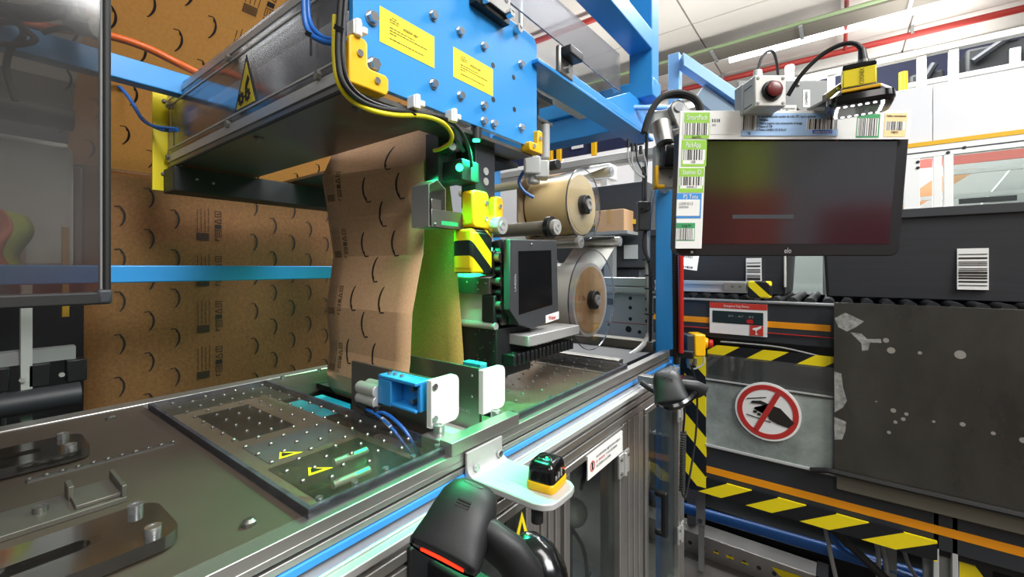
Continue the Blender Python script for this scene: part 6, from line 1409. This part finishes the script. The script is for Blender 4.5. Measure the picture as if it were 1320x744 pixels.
t = thing('sprinkler_pipe', (0, 10.2, 5.3), 'red sprinkler pipe crossing the ceiling', 'pipe')
part('main_pipe', MB().cyl((-9, 10.1, 5.36), (16, 10.3, 5.36), 0.055, seg=10), mat('pipe_red', '#a8332c', 0.5), t)
part('branch_pipe', MB().cyl((0.1, 3.0, 5.37), (0.1, 10.2, 5.37), 0.03, seg=8), D.materials['pipe_red'], t)
for k in range(8): part('hanger', MB().box(-8 + 3 * k, -7.96 + 3 * k, 10.1, 10.2, 5.36, 5.5), 'grey', t)
part('sprinkler_pipe', MB().cyl((-9, 6.4, 5.36), (-2.2, 6.4, 5.36), 0.05, seg=10), D.materials['pipe_red'], None, label='second red sprinkler pipe seen above the clear top cover', cat='pipe')
t = thing('cable_tray', (-1, 8.4, 5.1), 'grey ceiling cable tray carrying green cables', 'cable tray')
part('tray', MB().box(-9, 16, 8.2, 8.6, 5.12, 5.14).box(-9, 16, 8.2, 8.215, 5.14, 5.22).box(-9, 16, 8.585, 8.6, 5.14, 5.22), mat('tray_grey', '#6f6a60', 0.7), t)
part('green_cables', MB().cyl((-9, 8.17, 5.17), (16, 8.17, 5.17), 0.03, seg=8), mat('green_cable', '#7d8f6c', 0.8), t)
for k in range(14): part('bracket', MB().box(-7 + 1.3 * k, -6.95 + 1.3 * k, 8.12, 8.6, 5.09, 5.12), 'grey', t)
for k in range(5): part('drop_rod', MB().box(-6 + 3 * k, -5.97 + 3 * k, 8.38, 8.42, 5.14, 5.5), 'grey', t)

# ------------------------------------------------------------------ crates and bin added behind the operator to colour the dark screen's reflection
def crate(name, c, w_, h, m, label):
    o = thing(name, (c[0], c[1], 0), label, 'crate', 'crates added behind the operator for the screen reflection')
    x, y = c[0], c[1]
    part('shell', MB().box(x - w_ / 2, x + w_ / 2, y - 0.3, y - 0.27, 0.0, h).box(x - w_ / 2, x + w_ / 2, y + 0.27, y + 0.3, 0.0, h).box(x - w_ / 2, x - w_ / 2 + 0.03, y - 0.27, y + 0.27, 0.0, h).box(x + w_ / 2 - 0.03, x + w_ / 2, y - 0.27, y + 0.27, 0.0, h), m, o, 0.01)
    part('base', MB().box(x - w_ / 2, x + w_ / 2, y - 0.3, y + 0.3, 0.0, 0.03), m, o)
crate('added_orange_crate', (2.45, -0.25), 0.75, 1.44, mat('added_orange_crate', '#b8481c', 0.5), 'tall orange crate added to be mirrored in the left of the dark screen')
crate('added_red_crate', (3.55, 0.55), 1.1, 1.32, mat('added_red_crate', '#8c1f28', 0.5), 'wide red crate added to be mirrored in the right of the dark screen')

t = thing('added_hi_vis_bin', (2.4, -0.25, 1.44), 'yellow-green bin added on the orange crate to be mirrored in the dark screen', 'bin')
part('shell', MB().box(2.12, 2.7, -0.48, -0.02, 1.44, 1.88), mat('yellow_green_bin', '#b5c832', 0.5), t, 0.02)
part('rim', MB().box(2.10, 2.72, -0.50, 0.0, 1.86, 1.89), mat('yellow_green_rim', '#93a524', 0.5), t, 0.006)
